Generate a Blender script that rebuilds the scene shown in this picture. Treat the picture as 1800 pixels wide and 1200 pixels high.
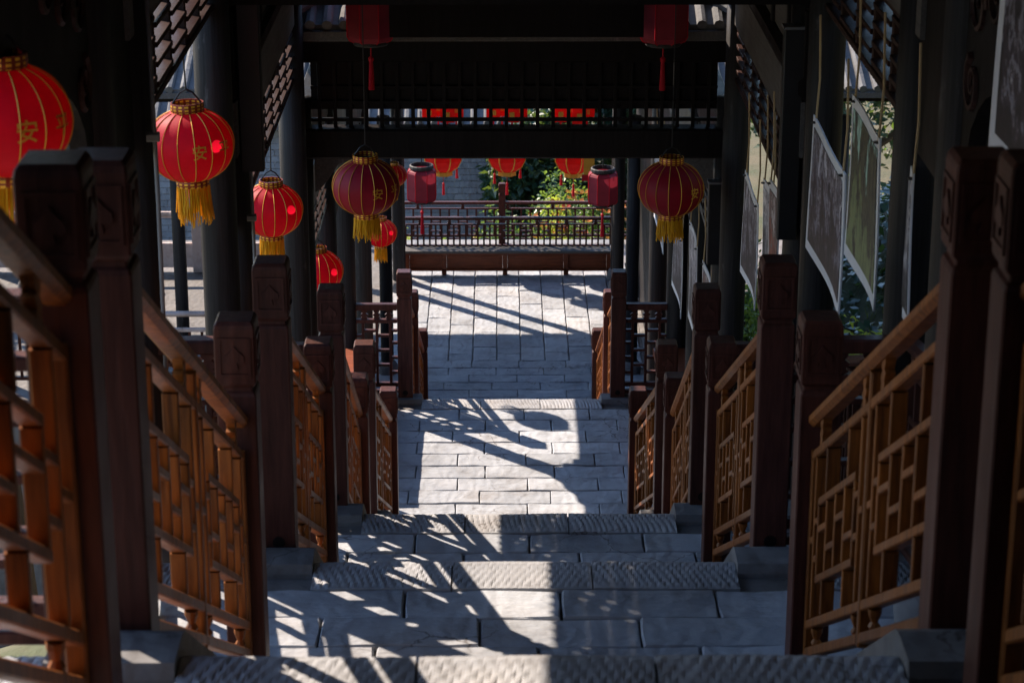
import bpy, bmesh, math, random
from math import sin, cos, pi, radians, sqrt, atan2, tan
from mathutils import Vector, Matrix
random.seed(7)
sc = bpy.context.scene
for o in list(bpy.data.objects):
    bpy.data.objects.remove(o)

# ------------------------------------------------------------------ camera, sky, sun, exposure
S = 1.15            # metres per layout unit
ZE = 8.25           # camera height above the lowest terrace, layout units
PITCH = 18.98
cam_d = bpy.data.cameras.new('camera'); cam = bpy.data.objects.new('camera', cam_d)
sc.collection.objects.link(cam); sc.camera = cam
cam.location = (-0.075*S, 0, ZE*S)
cam.rotation_euler = (radians(90-PITCH), 0, radians(-0.265))
cam_d.lens = 81.7; cam_d.sensor_width = 36; cam_d.sensor_fit = 'HORIZONTAL'
cam_d.clip_start = 0.05; cam_d.clip_end = 2000
cam_d.dof.use_dof = True; cam_d.dof.focus_distance = 15.5; cam_d.dof.aperture_fstop = 8.0

SUN_EL = 36.2
SUN_AZ = 46.0       # degrees left of the view direction
wd = bpy.data.worlds.new('World'); sc.world = wd; wd.use_nodes = True
nt = wd.node_tree; nt.nodes.clear()
sky = nt.nodes.new('ShaderNodeTexSky'); sky.sky_type = 'NISHITA'; sky.sun_disc = False
sky.sun_elevation = radians(SUN_EL); sky.sun_rotation = radians(-SUN_AZ)
sky.air_density = 1.0; sky.dust_density = 0.3; sky.ozone_density = 4.0
bg = nt.nodes.new('ShaderNodeBackground'); bg.inputs[1].default_value = 0.15
wo = nt.nodes.new('ShaderNodeOutputWorld')
nt.links.new(sky.outputs[0], bg.inputs[0]); nt.links.new(bg.outputs[0], wo.inputs[0])
sun_d = bpy.data.lights.new('sun', 'SUN'); sun_d.energy = 5.0; sun_d.angle = radians(0.5)
sun_d.color = (1.0, 0.845, 0.69)
sun = bpy.data.objects.new('sun', sun_d); sc.collection.objects.link(sun)
to_sun = Vector((-sin(radians(SUN_AZ))*cos(radians(SUN_EL)), cos(radians(SUN_AZ))*cos(radians(SUN_EL)), sin(radians(SUN_EL))))
sun.rotation_euler = to_sun.to_track_quat('Z', 'Y').to_euler()
sun.location = (-20, 20, 30)
vs = sc.view_settings
vs.view_transform = 'Standard'; vs.look = 'None'; vs.gamma = 1.0; vs.use_curve_mapping = False
vs.exposure = 1.25
sc.cycles.use_denoising = True
sc.cycles.max_bounces = 10; sc.cycles.diffuse_bounces = 6; sc.cycles.transmission_bounces = 6

# ------------------------------------------------------------------ layout helpers
TH = radians(PITCH); F = 4085.0
def z(H): return ZE - H                       # layout depth below the lens -> height
def px(X, Y, H):                              # where a layout point falls in the 1800 px photograph (used for counting bricks)
    d = Y*cos(TH)+H*sin(TH)
    return 880+F*(X+0.075)/d, -805+F*H/(d*cos(TH))
C = sc.collection
ORG = {}
def V(*a): return Vector(a)

class MB:
    def __init__(s): s.v = []; s.f = []; s.m = []
    def add(s, vs_, fs_, mi=0):
        o = len(s.v); s.v += [tuple(p) for p in vs_]
        for f in fs_:
            s.f.append([i+o for i in f]); s.m.append(mi)
        return s
    def box(s, x0, x1, y0, y1, z0, z1, mi=0):
        v = [(x0,y0,z0),(x1,y0,z0),(x1,y1,z0),(x0,y1,z0),(x0,y0,z1),(x1,y0,z1),(x1,y1,z1),(x0,y1,z1)]
        return s.add(v, [(0,3,2,1),(4,5,6,7),(0,1,5,4),(1,2,6,5),(2,3,7,6),(3,0,4,7)], mi)
    def bar(s, p0, p1, w, h, ch=0.18, side=None, mi=0, plumb=False):
        """bar from p0 to p1, chamfered rectangular section: w across, h up; plumb = vertical end faces"""
        p0 = Vector(p0); p1 = Vector(p1); d = (p1-p0).normalized()
        if side is None:
            side = V(1,0,0) if abs(d.x) < 0.7 else V(0,1,0)
        side = Vector(side)
        up = V(0,0,1) if plumb else side.cross(d).normalized()
        if abs(d.z) > 0.9: up = V(0,1,0) if abs(side.x) > 0.5 else V(1,0,0)
        c = min(w, h)*ch; a = w/2; b = h/2
        if ch > 0:
            prof = [(-a+c,-b),(a-c,-b),(a,-b+c),(a,b-c),(a-c,b),(-a+c,b),(-a,b-c),(-a,-b+c)]
        else:
            prof = [(-a,-b),(a,-b),(a,b),(-a,b)]
        n = len(prof)
        v = [p0+side*x+up*y for x, y in prof]+[p1+side*x+up*y for x, y in prof]
        f = [(i,(i+1)%n,n+(i+1)%n,n+i) for i in range(n)]+[tuple(range(n))[::-1], tuple(range(n,2*n))]
        return s.add(v, f, mi)
    def lathe(s, prof, n=16, c=(0,0,0), mi=0, cap=True, sq=False, rot=0):
        """prof: list of (r, z)"""
        c = Vector(c); o = len(s.v)
        for r, h in prof:
            for k in range(n):
                a = 2*pi*k/n+rot
                s.v.append((c.x+r*cos(a), c.y+r*sin(a), c.z+h))
        for j in range(len(prof)-1):
            for k in range(n):
                s.f.append([o+j*n+k, o+j*n+(k+1)%n, o+(j+1)*n+(k+1)%n, o+(j+1)*n+k]); s.m.append(mi)
        if cap:
            s.f.append([o+k for k in range(n)][::-1]); s.m.append(mi)
            s.f.append([o+(len(prof)-1)*n+k for k in range(n)]); s.m.append(mi)
        return s
    def square(s, prof, c, ch=0.12, mi=0):
        """post of square section; prof: list of (half width, z)"""
        c = Vector(c); o = len(s.v); n = 8
        for a, h in prof:
            k = a*ch
            for x, y in [(-a+k,-a),(a-k,-a),(a,-a+k),(a,a-k),(a-k,a),(-a+k,a),(-a,a-k),(-a,-a+k)]:
                s.v.append((c.x+x, c.y+y, c.z+h))
        for j in range(len(prof)-1):
            for k in range(n):
                s.f.append([o+j*n+k, o+j*n+(k+1)%n, o+(j+1)*n+(k+1)%n, o+(j+1)*n+k]); s.m.append(mi)
        s.f.append([o+k for k in range(n)][::-1]); s.m.append(mi)
        s.f.append([o+(len(prof)-1)*n+k for k in range(n)]); s.m.append(mi)
        return s
    def tube(s, pts, rad, n=6, mi=0):
        pts = [Vector(p) for p in pts]
        if not hasattr(rad, '__len__'): rad = [rad]*len(pts)
        o = len(s.v); ref = None
        for i, p in enumerate(pts):
            d = (pts[min(i+1,len(pts)-1)]-pts[max(i-1,0)]).normalized()
            if ref is None:
                ref = V(0,0,1) if abs(d.z) < 0.9 else V(1,0,0)
            a = d.cross(ref).normalized(); b = a.cross(d).normalized(); ref = b
            for k in range(n):
                t = 2*pi*k/n
                s.v.append(tuple(p+(a*cos(t)+b*sin(t))*rad[i]))
        for j in range(len(pts)-1):
            for k in range(n):
                s.f.append([o+j*n+k, o+j*n+(k+1)%n, o+(j+1)*n+(k+1)%n, o+(j+1)*n+k]); s.m.append(mi)
        s.f.append([o+k for k in range(n)][::-1]); s.m.append(mi)
        s.f.append([o+(len(pts)-1)*n+k for k in range(n)]); s.m.append(mi)
        return s
    def extrude(s, outline, fn, t, mi=0):
        """outline: 2-D polygon; fn(u, v, w) -> point, w = 0 or t"""
        n = len(outline)
        v = [fn(u, w_, 0) for u, w_ in outline]+[fn(u, w_, t) for u, w_ in outline]
        f = [tuple(range(n))[::-1], tuple(range(n, 2*n))]+[(i,(i+1)%n,n+(i+1)%n,n+i) for i in range(n)]
        return s.add(v, f, mi)
    def build(s, name, mat, parent=None, smooth=False, fixn=True):
        """link as one object; origin at the middle of its base"""
        if s.v:
            lo = [min(p[i] for p in s.v) for i in range(3)]; hi = [max(p[i] for p in s.v) for i in range(3)]
            org = V((lo[0]+hi[0])/2, (lo[1]+hi[1])/2, lo[2])
        else: org = V(0,0,0)
        me = bpy.data.meshes.new(name)
        me.from_pydata([((p[0]-org.x)*S, (p[1]-org.y)*S, (p[2]-org.z)*S) for p in s.v], [], s.f)
        for m in (mat if isinstance(mat, (list, tuple)) else [mat]): me.materials.append(m)
        if any(s.m): me.polygons.foreach_set('material_index', s.m)
        if fixn:
            bm = bmesh.new(); bm.from_mesh(me); bmesh.ops.recalc_face_normals(bm, faces=bm.faces); bm.to_mesh(me); bm.free()
        if smooth:
            me.polygons.foreach_set('use_smooth', [True]*len(me.polygons))
        me.update()
        return link(name, me, org, parent)

def link(name, me, org, parent=None, rot=None, scale=None):
    o = bpy.data.objects.new(name, me); C.objects.link(o)
    po = ORG[parent.name] if parent is not None else V(0,0,0)
    o.location = (Vector(org)-po)*S
    if rot: o.rotation_euler = rot
    if scale: o.scale = scale
    if parent is not None: o.parent = parent
    ORG[o.name] = Vector(org)
    return o
def tag(o, label=None, cat=None, group=None, kind=None):
    if label: o['label'] = label
    if cat: o['category'] = cat
    if group: o['group'] = group
    if kind: o['kind'] = kind
    return o
def thing(name, org, label, cat, group=None):
    o = bpy.data.objects.new(name, None); C.objects.link(o)
    o.empty_display_size = 0.1
    o.location = Vector(org)*S; ORG[o.name] = Vector(org)
    return tag(o, label, cat, group)

# ------------------------------------------------------------------ materials
def newmat(name):
    m = bpy.data.materials.new(name); m.use_nodes = True
    t = m.node_tree; b = t.nodes['Principled BSDF']
    return m, t, b, t.links
def node(t, kind, **kw):
    n = t.nodes.new(kind)
    for k, v in kw.items():
        if k in n.inputs.keys(): n.inputs[k].default_value = v
        else: setattr(n, k, v)
    return n
def ramp(t, src, stops):
    r = t.nodes.new('ShaderNodeValToRGB'); cr = r.color_ramp
    while len(cr.elements) < len(stops): cr.elements.new(0.5)
    for e, (p, c) in zip(cr.elements, stops):
        e.position = p; e.color = (*c, 1) if len(c) == 3 else c
    t.links.new(src, r.inputs[0]); return r.outputs[0]
def mixc(t, fac, a, b, mode='MIX'):
    m = t.nodes.new('ShaderNodeMix'); m.data_type = 'RGBA'; m.blend_type = mode
    if isinstance(fac, (int, float)): m.inputs[0].default_value = fac
    else: t.links.new(fac, m.inputs[0])
    for i, x in ((6, a), (7, b)):
        if isinstance(x, tuple): m.inputs[i].default_value = (*x, 1)
        else: t.links.new(x, m.inputs[i])
    return m.outputs[2]
def coords(t, sx=1, sy=1, sz=1, kind='pos'):
    if kind == 'pos': o = t.nodes.new('ShaderNodeNewGeometry').outputs['Position']
    else: o = t.nodes.new('ShaderNodeTexCoord').outputs['Object']
    mp = t.nodes.new('ShaderNodeMapping'); mp.inputs['Scale'].default_value = (sx, sy, sz)
    t.links.new(o, mp.inputs[0]); return mp.outputs[0]
def noise(t, co, scale, detail=5, rough=0.6):
    n = node(t, 'ShaderNodeTexNoise', Scale=scale, Detail=detail, Roughness=rough)
    t.links.new(co, n.inputs['Vector']); return n.outputs['Fac']
def bump(t, b, h, strength, dist, prev=None):
    n = node(t, 'ShaderNodeBump', Strength=strength, Distance=dist)
    t.links.new(h, n.inputs['Height'])
    if prev is not None: t.links.new(prev, n.inputs['Normal'])
    t.links.new(n.outputs[0], b.inputs['Normal']); return n.outputs[0]

def wood(name, c0, c1, rough=0.45, grain=(14, 14, 1.2), coat=0.0, spec=.5, wear=0.0, wearc=(.3,.27,.24)):
    m, t, b, L = newmat(name)
    co = coords(t, *grain)
    n1 = noise(t, co, 3.0, 6, .65); n2 = noise(t, coords(t), 1.7, 3)
    c = ramp(t, n1, [(.3, c0), (.7, c1)])
    rnd = t.nodes.new('ShaderNodeObjectInfo').outputs['Random']
    v = t.nodes.new('ShaderNodeMapRange'); v.inputs[3].default_value = .78; v.inputs[4].default_value = 1.18
    L.new(rnd, v.inputs[0])
    hs = node(t, 'ShaderNodeHueSaturation'); L.new(v.outputs[0], hs.inputs['Value']); L.new(c, hs.inputs['Color'])
    c = hs.outputs[0]
    if wear > 0:
        w = ramp(t, noise(t, coords(t, 6, 6, 1.5), 2.3, 8, .7), [(1-wear, (0,0,0)), (min(1, 1.12-wear), (1,1,1))])
        c = mixc(t, w, c, wearc)
    L.new(c, b.inputs['Base Color'])
    L.new(ramp(t, n2, [(.3, (rough-.1,)*3), (.7, (rough+.15,)*3)]), b.inputs['Roughness'])
    if coat: b.inputs['Coat Weight'].default_value = coat; b.inputs['Coat Roughness'].default_value = .25
    b.inputs['Specular IOR Level'].default_value = spec
    bump(t, b, n1, .35, .006)
    return m
M = {}
M['rail'] = wood('varnished_orange_wood', (.075,.021,.004), (.31,.098,.016), .45, spec=.22, wear=.30, wearc=(.05,.022,.012))
M['newel'] = wood('brown_post_wood', (.036,.0125,.010), (.090,.031,.023), .45, spec=.14)
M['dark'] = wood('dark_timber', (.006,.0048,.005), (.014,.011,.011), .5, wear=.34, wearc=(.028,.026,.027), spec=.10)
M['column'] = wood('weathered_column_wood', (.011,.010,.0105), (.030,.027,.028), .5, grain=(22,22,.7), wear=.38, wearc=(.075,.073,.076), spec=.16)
M['plank'] = wood('grey_plank', (.05,.046,.045), (.105,.097,.094), .65, grain=(18,1.0,18), wear=.4, wearc=(.15,.14,.135))
M['lattice'] = wood('frieze_wood', (.018,.008,.007), (.042,.019,.015), .45, spec=.15)
M['bench'] = wood('red_brown_bench_wood', (.11,.026,.010), (.23,.055,.020), .4, spec=.25, grain=(2,14,14))
M['bark'] = wood('bark', (.05,.035,.025), (.12,.09,.06), .9)

def stone(name, c0, c1, warm=(.5,.42,.36), bumpd=.006, scale=1.0, rough=.85):
    m, t, b, L = newmat(name)
    co = coords(t)
    n1 = noise(t, co, 2.2*scale, 8, .65); n2 = noise(t, co, 22*scale, 6, .7); n3 = noise(t, co, .9, 4)
    c = ramp(t, n1, [(.28, c0), (.72, c1)])
    c = mixc(t, ramp(t, n3, [(.5, (0,0,0)), (.75, (.45,.45,.45))]), c, warm)
    rnd = t.nodes.new('ShaderNodeObjectInfo').outputs['Random']
    v = t.nodes.new('ShaderNodeMapRange'); v.inputs[3].default_value = .80; v.inputs[4].default_value = 1.14
    L.new(rnd, v.inputs[0])
    hs = node(t, 'ShaderNodeHueSaturation'); L.new(v.outputs[0], hs.inputs['Value']); L.new(c, hs.inputs['Color'])
    c = hs.outputs[0]
    # worn and soiled patches
    so = ramp(t, noise(t, co, 3.4*scale, 9, .72), [(.36, (.62,.58,.55)), (.52, (1,1,1))])
    c = mixc(t, .75, c, mixc(t, 1.0, c, so, 'MULTIPLY'))
    ck = node(t, 'ShaderNodeTexVoronoi', Scale=3.1*scale); ck.feature = 'DISTANCE_TO_EDGE'; ck.inputs['Randomness'].default_value = 1.0
    dv = t.nodes.new('ShaderNodeVectorMath'); dv.operation = 'ADD'
    nz = node(t, 'ShaderNodeTexNoise', Scale=6.0, Detail=4.0); L.new(co, nz.inputs['Vector'])
    sc_ = t.nodes.new('ShaderNodeVectorMath'); sc_.operation = 'SCALE'; sc_.inputs['Scale'].default_value = .22; L.new(nz.outputs['Color'], sc_.inputs[0])
    L.new(co, dv.inputs[0]); L.new(sc_.outputs[0], dv.inputs[1]); L.new(dv.outputs[0], ck.inputs['Vector'])
    crack = ramp(t, ck.outputs['Distance'], [(.004, (.42,.38,.36)), (.014, (1,1,1))])
    ckm = ramp(t, noise(t, co, 1.3, 2), [(.52, (0,0,0)), (.60, (1,1,1))])
    c = mixc(t, ckm, c, mixc(t, 1.0, c, crack, 'MULTIPLY'))
    # pits and dark specks
    vo = node(t, 'ShaderNodeTexVoronoi', Scale=26*scale); L.new(co, vo.inputs['Vector'])
    pit = ramp(t, vo.outputs['Distance'], [(.04, (.35,.33,.32)), (.12, (1,1,1))])
    pitm = ramp(t, noise(t, co, 5*scale, 3), [(.55, (0,0,0)), (.68, (1,1,1))])
    c = mixc(t, pitm, c, mixc(t, 1.0, c, pit, 'MULTIPLY'))
    L.new(c, b.inputs['Base Color'])
    b.inputs['Roughness'].default_value = rough
    # hewn relief: long shallow tool marks plus grain
    w = node(t, 'ShaderNodeTexWave', Scale=3.2*scale, Distortion=9.0, Detail=3.0)
    w.inputs['Detail Scale'].default_value = 1.4
    L.new(co, w.inputs['Vector'])
    p = bump(t, b, w.outputs['Fac'], .35, bumpd)
    p = bump(t, b, n1, .7, bumpd*2.6, p)
    nm = noise(t, coords(t, 1, 2.6, 1), 7.5*scale, 5, .6)
    p = bump(t, b, nm, .55, bumpd*2.0, p)
    bump(t, b, n2, .5, bumpd*.7, p)
    return m
M['brick'] = stone('paving_brick', (.265,.285,.325), (.42,.44,.475), warm=(.47,.435,.42))
M['nosing'] = stone('chiselled_stone', (.23,.24,.265), (.39,.39,.405), warm=(.49,.42,.36), bumpd=.004)
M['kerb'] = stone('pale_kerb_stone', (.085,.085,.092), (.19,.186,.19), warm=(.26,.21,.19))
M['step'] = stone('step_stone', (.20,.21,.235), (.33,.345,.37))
M['mortar'] = stone('dark_mortar', (.12,.115,.115), (.21,.195,.185), warm=(.24,.18,.14))
M['housebrick'] = stone('grey_house_brick', (.20,.235,.28), (.33,.37,.42), warm=(.30,.31,.33), rough=.9)
M['housemortar'] = stone('pale_wall_mortar', (.50,.53,.56), (.62,.65,.68), warm=(.55,.55,.55))
M['tile'] = stone('grey_roof_tile', (.075,.078,.085), (.15,.155,.16), warm=(.19,.165,.14))
M['pinkrail'] = stone('pinkish_rail', (.42,.32,.29), (.56,.44,.40), warm=(.5,.36,.3))

def plain(name, col, rough=.5, metal=0, var=0.12, scale=8):
    m, t, b, L = newmat(name)
    n = noise(t, coords(t), scale, 4)
    L.new(ramp(t, n, [(.3, tuple(x*(1-var) for x in col)), (.7, tuple(min(1, x*(1+var)) for x in col))]), b.inputs['Base Color'])
    b.inputs['Roughness'].default_value = rough; b.inputs['Metallic'].default_value = metal
    return m
M['gold'] = plain('gold_thread', (.62,.30,.03), .45, .3)
M['cord'] = plain('cord', (.42,.30,.16), .8)
M['metal'] = plain('dark_iron', (.03,.03,.032), .45, .6)
M['pipe'] = plain('grey_conduit', (.16,.16,.17), .4)
M['blackcap'] = plain('black_fabric', (.02,.018,.018), .7)
M['paper'] = plain('white_paper_border', (.62,.62,.66), .7, var=.05)

def cloth(name, col, trans=.5, fold=None):
    m, t, b, L = newmat(name)
    out = t.nodes['Material Output']
    n = noise(t, coords(t, kind='obj'), 9, 3)
    c = ramp(t, n, [(.3, tuple(x*.85 for x in col)), (.7, tuple(min(1, x*1.1) for x in col))])
    L.new(c, b.inputs['Base Color']); b.inputs['Roughness'].default_value = .55
    b.inputs['Specular IOR Level'].default_value = .25
    tr = node(t, 'ShaderNodeBsdfTranslucent'); L.new(c, tr.inputs[0])
    mx = node(t, 'ShaderNodeMixShader'); mx.inputs[0].default_value = trans
    L.new(b.outputs[0], mx.inputs[1]); L.new(tr.outputs[0], mx.inputs[2]); L.new(mx.outputs[0], out.inputs[0])
    w = node(t, 'ShaderNodeTexNoise', Scale=160.0, Detail=2.0); L.new(coords(t, kind='obj'), w.inputs['Vector'])
    bump(t, b, w.outputs['Fac'], .12, .001)
    return m
M['red'] = cloth('red_lantern_cloth', (.60,.005,.028), .50)
M['shadedred'] = cloth('shaded_red_lantern_cloth', (.27,.003,.018), .18)  # same lantern cloth, its colour darkened to stand in for shade
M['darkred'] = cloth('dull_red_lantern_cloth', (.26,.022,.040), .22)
M['brightred'] = cloth('bright_red_lantern_cloth', (.62,.02,.015), .5)
M['redtassel'] = cloth('red_tassel', (.55,.01,.03), .3)
M['tassel'] = cloth('yellow_tassel', (.80,.44,.015), .35)
def collar_mat():
    m, t, b, L = newmat('gold_and_red_plaid_band')
    tc = t.nodes.new('ShaderNodeTexCoord'); sp = t.nodes.new('ShaderNodeSeparateXYZ'); L.new(tc.outputs['Object'], sp.inputs[0])
    at = t.nodes.new('ShaderNodeMath'); at.operation = 'ARCTAN2'; L.new(sp.outputs[1], at.inputs[0]); L.new(sp.outputs[0], at.inputs[1])
    def stripes(src, k):
        a = t.nodes.new('ShaderNodeMath'); a.operation = 'MULTIPLY'; a.inputs[1].default_value = k; L.new(src, a.inputs[0])
        s_ = t.nodes.new('ShaderNodeMath'); s_.operation = 'SINE'; L.new(a.outputs[0], s_.inputs[0])
        g = t.nodes.new('ShaderNodeMath'); g.operation = 'GREATER_THAN'; g.inputs[1].default_value = -.2; L.new(s_.outputs[0], g.inputs[0])
        return g.outputs[0]
    mu = t.nodes.new('ShaderNodeMath'); mu.operation = 'MULTIPLY'
    L.new(stripes(at.outputs[0], 16), mu.inputs[0]); L.new(stripes(sp.outputs[2], 420), mu.inputs[1])
    L.new(mixc(t, mu.outputs[0], (.22,.03,.01), (.80,.42,.03)), b.inputs['Base Color'])
    b.inputs['Roughness'].default_value = .35; b.inputs['Metallic'].default_value = .35
    return m
M['collar'] = collar_mat()

def leafmat(name, c0, c1, trans=.35):
    m, t, b, L = newmat(name); out = t.nodes['Material Output']
    n = noise(t, coords(t), 6, 4, .7)
    c = ramp(t, n, [(.3, c0), (.7, c1)])
    L.new(c, b.inputs['Base Color']); b.inputs['Roughness'].default_value = .38
    tr = node(t, 'ShaderNodeBsdfTranslucent'); L.new(mixc(t, .6, c, (.35,.5,.05), 'MIX'), tr.inputs[0])
    mx = node(t, 'ShaderNodeMixShader'); mx.inputs[0].default_value = trans
    L.new(b.outputs[0], mx.inputs[1]); L.new(tr.outputs[0], mx.inputs[2]); L.new(mx.outputs[0], out.inputs[0])
    return m
M['leaf'] = leafmat('green_leaf', (.05,.11,.035), (.13,.23,.06))
M['leafdark'] = leafmat('dark_green_leaf', (.012,.040,.028), (.035,.085,.055), .2)
M['leafyellow'] = leafmat('yellow_green_leaf', (.28,.34,.04), (.55,.55,.07), .45)
M['leafgold'] = leafmat('golden_leaf', (.40,.26,.02), (.62,.42,.04), .4)
M['petal'] = leafmat('red_petal', (.50,.015,.02), (.62,.05,.04), .3)
M['pinkpetal'] = leafmat('pink_petal', (.60,.05,.16), (.70,.16,.28), .3)
M['orangepetal'] = leafmat('orange_petal', (.65,.16,.02), (.72,.28,.03), .3)
M['grass'] = leafmat('dry_grass', (.13,.15,.03), (.36,.30,.07), .3)
def groundmat():
    m, t, b, L = newmat('earth_and_turf')
    co = coords(t)
    c = ramp(t, noise(t, co, .8, 7, .65), [(.3, (.045,.06,.02)), (.5, (.09,.08,.038)), (.72, (.13,.10,.055))])
    L.new(c, b.inputs['Base Color']); b.inputs['Roughness'].default_value = .95
    bump(t, b, noise(t, co, 9, 7), .6, .05); return m
M['ground'] = groundmat()
def printmat(name, cols, seed, stretch=(3, 6, 2)):
    """flat printed picture: layered silhouettes from dark (low) to light (high) with inky mottling"""
    m, t, b, L = newmat(name)
    tc = t.nodes.new('ShaderNodeTexCoord'); mp = t.nodes.new('ShaderNodeMapping')
    mp.inputs['Location'].default_value = (seed*3.1, seed*1.7, seed*.9); mp.inputs['Scale'].default_value = stretch
    L.new(tc.outputs['Object'], mp.inputs[0])
    n = noise(t, mp.outputs[0], 2.2, 8, .68); n2 = noise(t, mp.outputs[0], 9.0, 6, .7)
    sp = t.nodes.new('ShaderNodeSeparateXYZ'); L.new(tc.outputs['Object'], sp.inputs[0])
    a = t.nodes.new('ShaderNodeMath'); a.operation = 'MULTIPLY_ADD'; a.inputs[1].default_value = .42; a.inputs[2].default_value = -.14
    L.new(sp.outputs[2], a.inputs[0])
    d = t.nodes.new('ShaderNodeMath'); d.operation = 'ADD'; L.new(n, d.inputs[0]); L.new(a.outputs[0], d.inputs[1])
    k = len(cols); r_ = t.nodes.new('ShaderNodeValToRGB'); cr = r_.color_ramp; cr.interpolation = 'CONSTANT'
    while len(cr.elements) < k: cr.elements.new(.5)
    for i, e in enumerate(cr.elements): e.position = [0, .44, .50, .56, .62][i]; e.color = (*cols[i], 1)
    L.new(d.outputs[0], r_.inputs[0])
    c = mixc(t, ramp(t, n2, [(.50, (0,0,0)), (.58, (.55,.55,.55))]), r_.outputs[0], cols[1])
    L.new(c, b.inputs['Base Color']); b.inputs['Roughness'].default_value = .5
    return m

# ------------------------------------------------------------------ the setting: ground, terraces, stairs
FL = [(-3.5,.45),(.8,.45),(3.55,2.05),(4.09,2.05),(6.05,3.21),(7.09,3.21),(8.62,4.13),(9.64,4.13),(11.25,5.15),(11.95,5.15),(14.25,6.33),(17.03,6.33),(20.9,8.25),(27.9,8.25)]
def floorH(Y):
    if Y <= FL[0][0]: return FL[0][1]
    for (a, h0), (b, h1) in zip(FL, FL[1:]):
        if Y <= b: return h0+(h1-h0)*(Y-a)/(b-a)
    return FL[-1][1]
def sm(t): t = max(0, min(1, t)); return t*t*(3-2*t)
def groundH(X, Y):
    f = floorH(Y)
    far = sm((Y-27.2)/.8)
    if X < 0:
        h = f+.35+.35*max(0, -X-1.6)
        h = h+(11.2-h)*max(far, sm((-X-2.2)/3.0)*sm((Y-9)/9))
    else:
        h = f+.35-1.45*min(3.4, max(0, X-1.55))*(1-sm((Y-18.5)/3.5))
        h = h+(11.0-h)*far*(1-sm((X-8)/6))
    return min(h, 11.2)+.06*sin(X*2.3+Y*1.1)*sin(Y*1.7-X)*(1 if abs(X) > 1.8 else 0)
mb = MB()
xs = [-260,-120,-60,-30,-20]+[-14+.5*i for i in range(57)]+[20,30,60,120,260]
ys = [-120,-50,-20,-8]+[-4+.45*i for i in range(90)]+[42,50,70,120,220,420,700]
for y in ys:
    for x in xs: mb.v.append((x, y, z(groundH(x, y))))
nx = len(xs)
for j in range(len(ys)-1):
    for i in range(nx-1):
        if abs(xs[i]) < 1.2 and abs(xs[i+1]) < 1.2 and ys[j+1] < 27: continue
        mb.f.append([j*nx+i, j*nx+i+1, (j+1)*nx+i+1, (j+1)*nx+i]); mb.m.append(0)
tag(mb.build('ground', M['ground'], smooth=True), kind='structure')

# solid stone core under the walkway
core = [(Y, z(H)-.10) for Y, H in FL]
core += [(27.9, z(11.9)), (20, z(10.5)), (12, z(8)), (-3.5, z(3))]
mb = MB()
mb.extrude(core, lambda u, v, w: (-1.47+w, u, v), 2.94)
tag(mb.build('stair_core', M['mortar']), kind='structure')

def brick_mesh(lx, ly, lz, seed, mat, nx=4, ny=2, name='brick'):
    """a hewn paving brick: chamfered, slightly uneven top, top at z = 0"""
    r = random.Random(seed); v = []; f = []
    c = .006
    gx = [-lx/2+c+(lx-2*c)*i/nx for i in range(nx+1)]; gy = [-ly/2+c+(ly-2*c)*j/ny for j in range(ny+1)]
    for j in range(ny+1):
        for i in range(nx+1):
            v.append((gx[i]+r.uniform(-.004,.004), gy[j]+r.uniform(-.004,.003), r.uniform(-.0045,.003)))
    def idx(i, j): return j*(nx+1)+i
    for j in range(ny):
        for i in range(nx): f.append((idx(i,j), idx(i+1,j), idx(i+1,j+1), idx(i,j+1)))
    ring = [idx(i,0) for i in range(nx)]+[idx(nx,j) for j in range(ny)]+[idx(i,ny) for i in range(nx,0,-1)]+[idx(0,j) for j in range(ny,0,-1)]
    base = len(v); n = len(ring)
    for k in ring:
        p = v[k]
        ex = p[0]*(lx/(lx-2*c)); ey = p[1]*(ly/(ly-2*c))
        v.append((max(-lx/2, min(lx/2, ex)), max(-ly/2, min(ly/2, ey)), -.007))
    for k in ring:
        p = v[k]; v.append((max(-lx/2, min(lx/2, p[0]*1.02)), max(-ly/2, min(ly/2, p[1]*1.02)), -lz))
    for k in range(n):
        f.append((ring[k], base+k, base+(k+1)%n, ring[(k+1)%n]))
        f.append((base+k, base+n+k, base+n+(k+1)%n, base+(k+1)%n))
    me = bpy.data.meshes.new(name)
    me.from_pydata([(a*S, b*S, q*S) for a, b, q in v], [], f); me.materials.append(mat)
    bm = bmesh.new(); bm.from_mesh(me); bmesh.ops.recalc_face_normals(bm, faces=bm.faces); bm.to_mesh(me); bm.free()
    me.update(); return me
BL, BD, GAP = .50, .222, .0052
BV = [brick_mesh(BL-GAP, BD-GAP, .07, 100+i, M['brick']) for i in range(6)]
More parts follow.
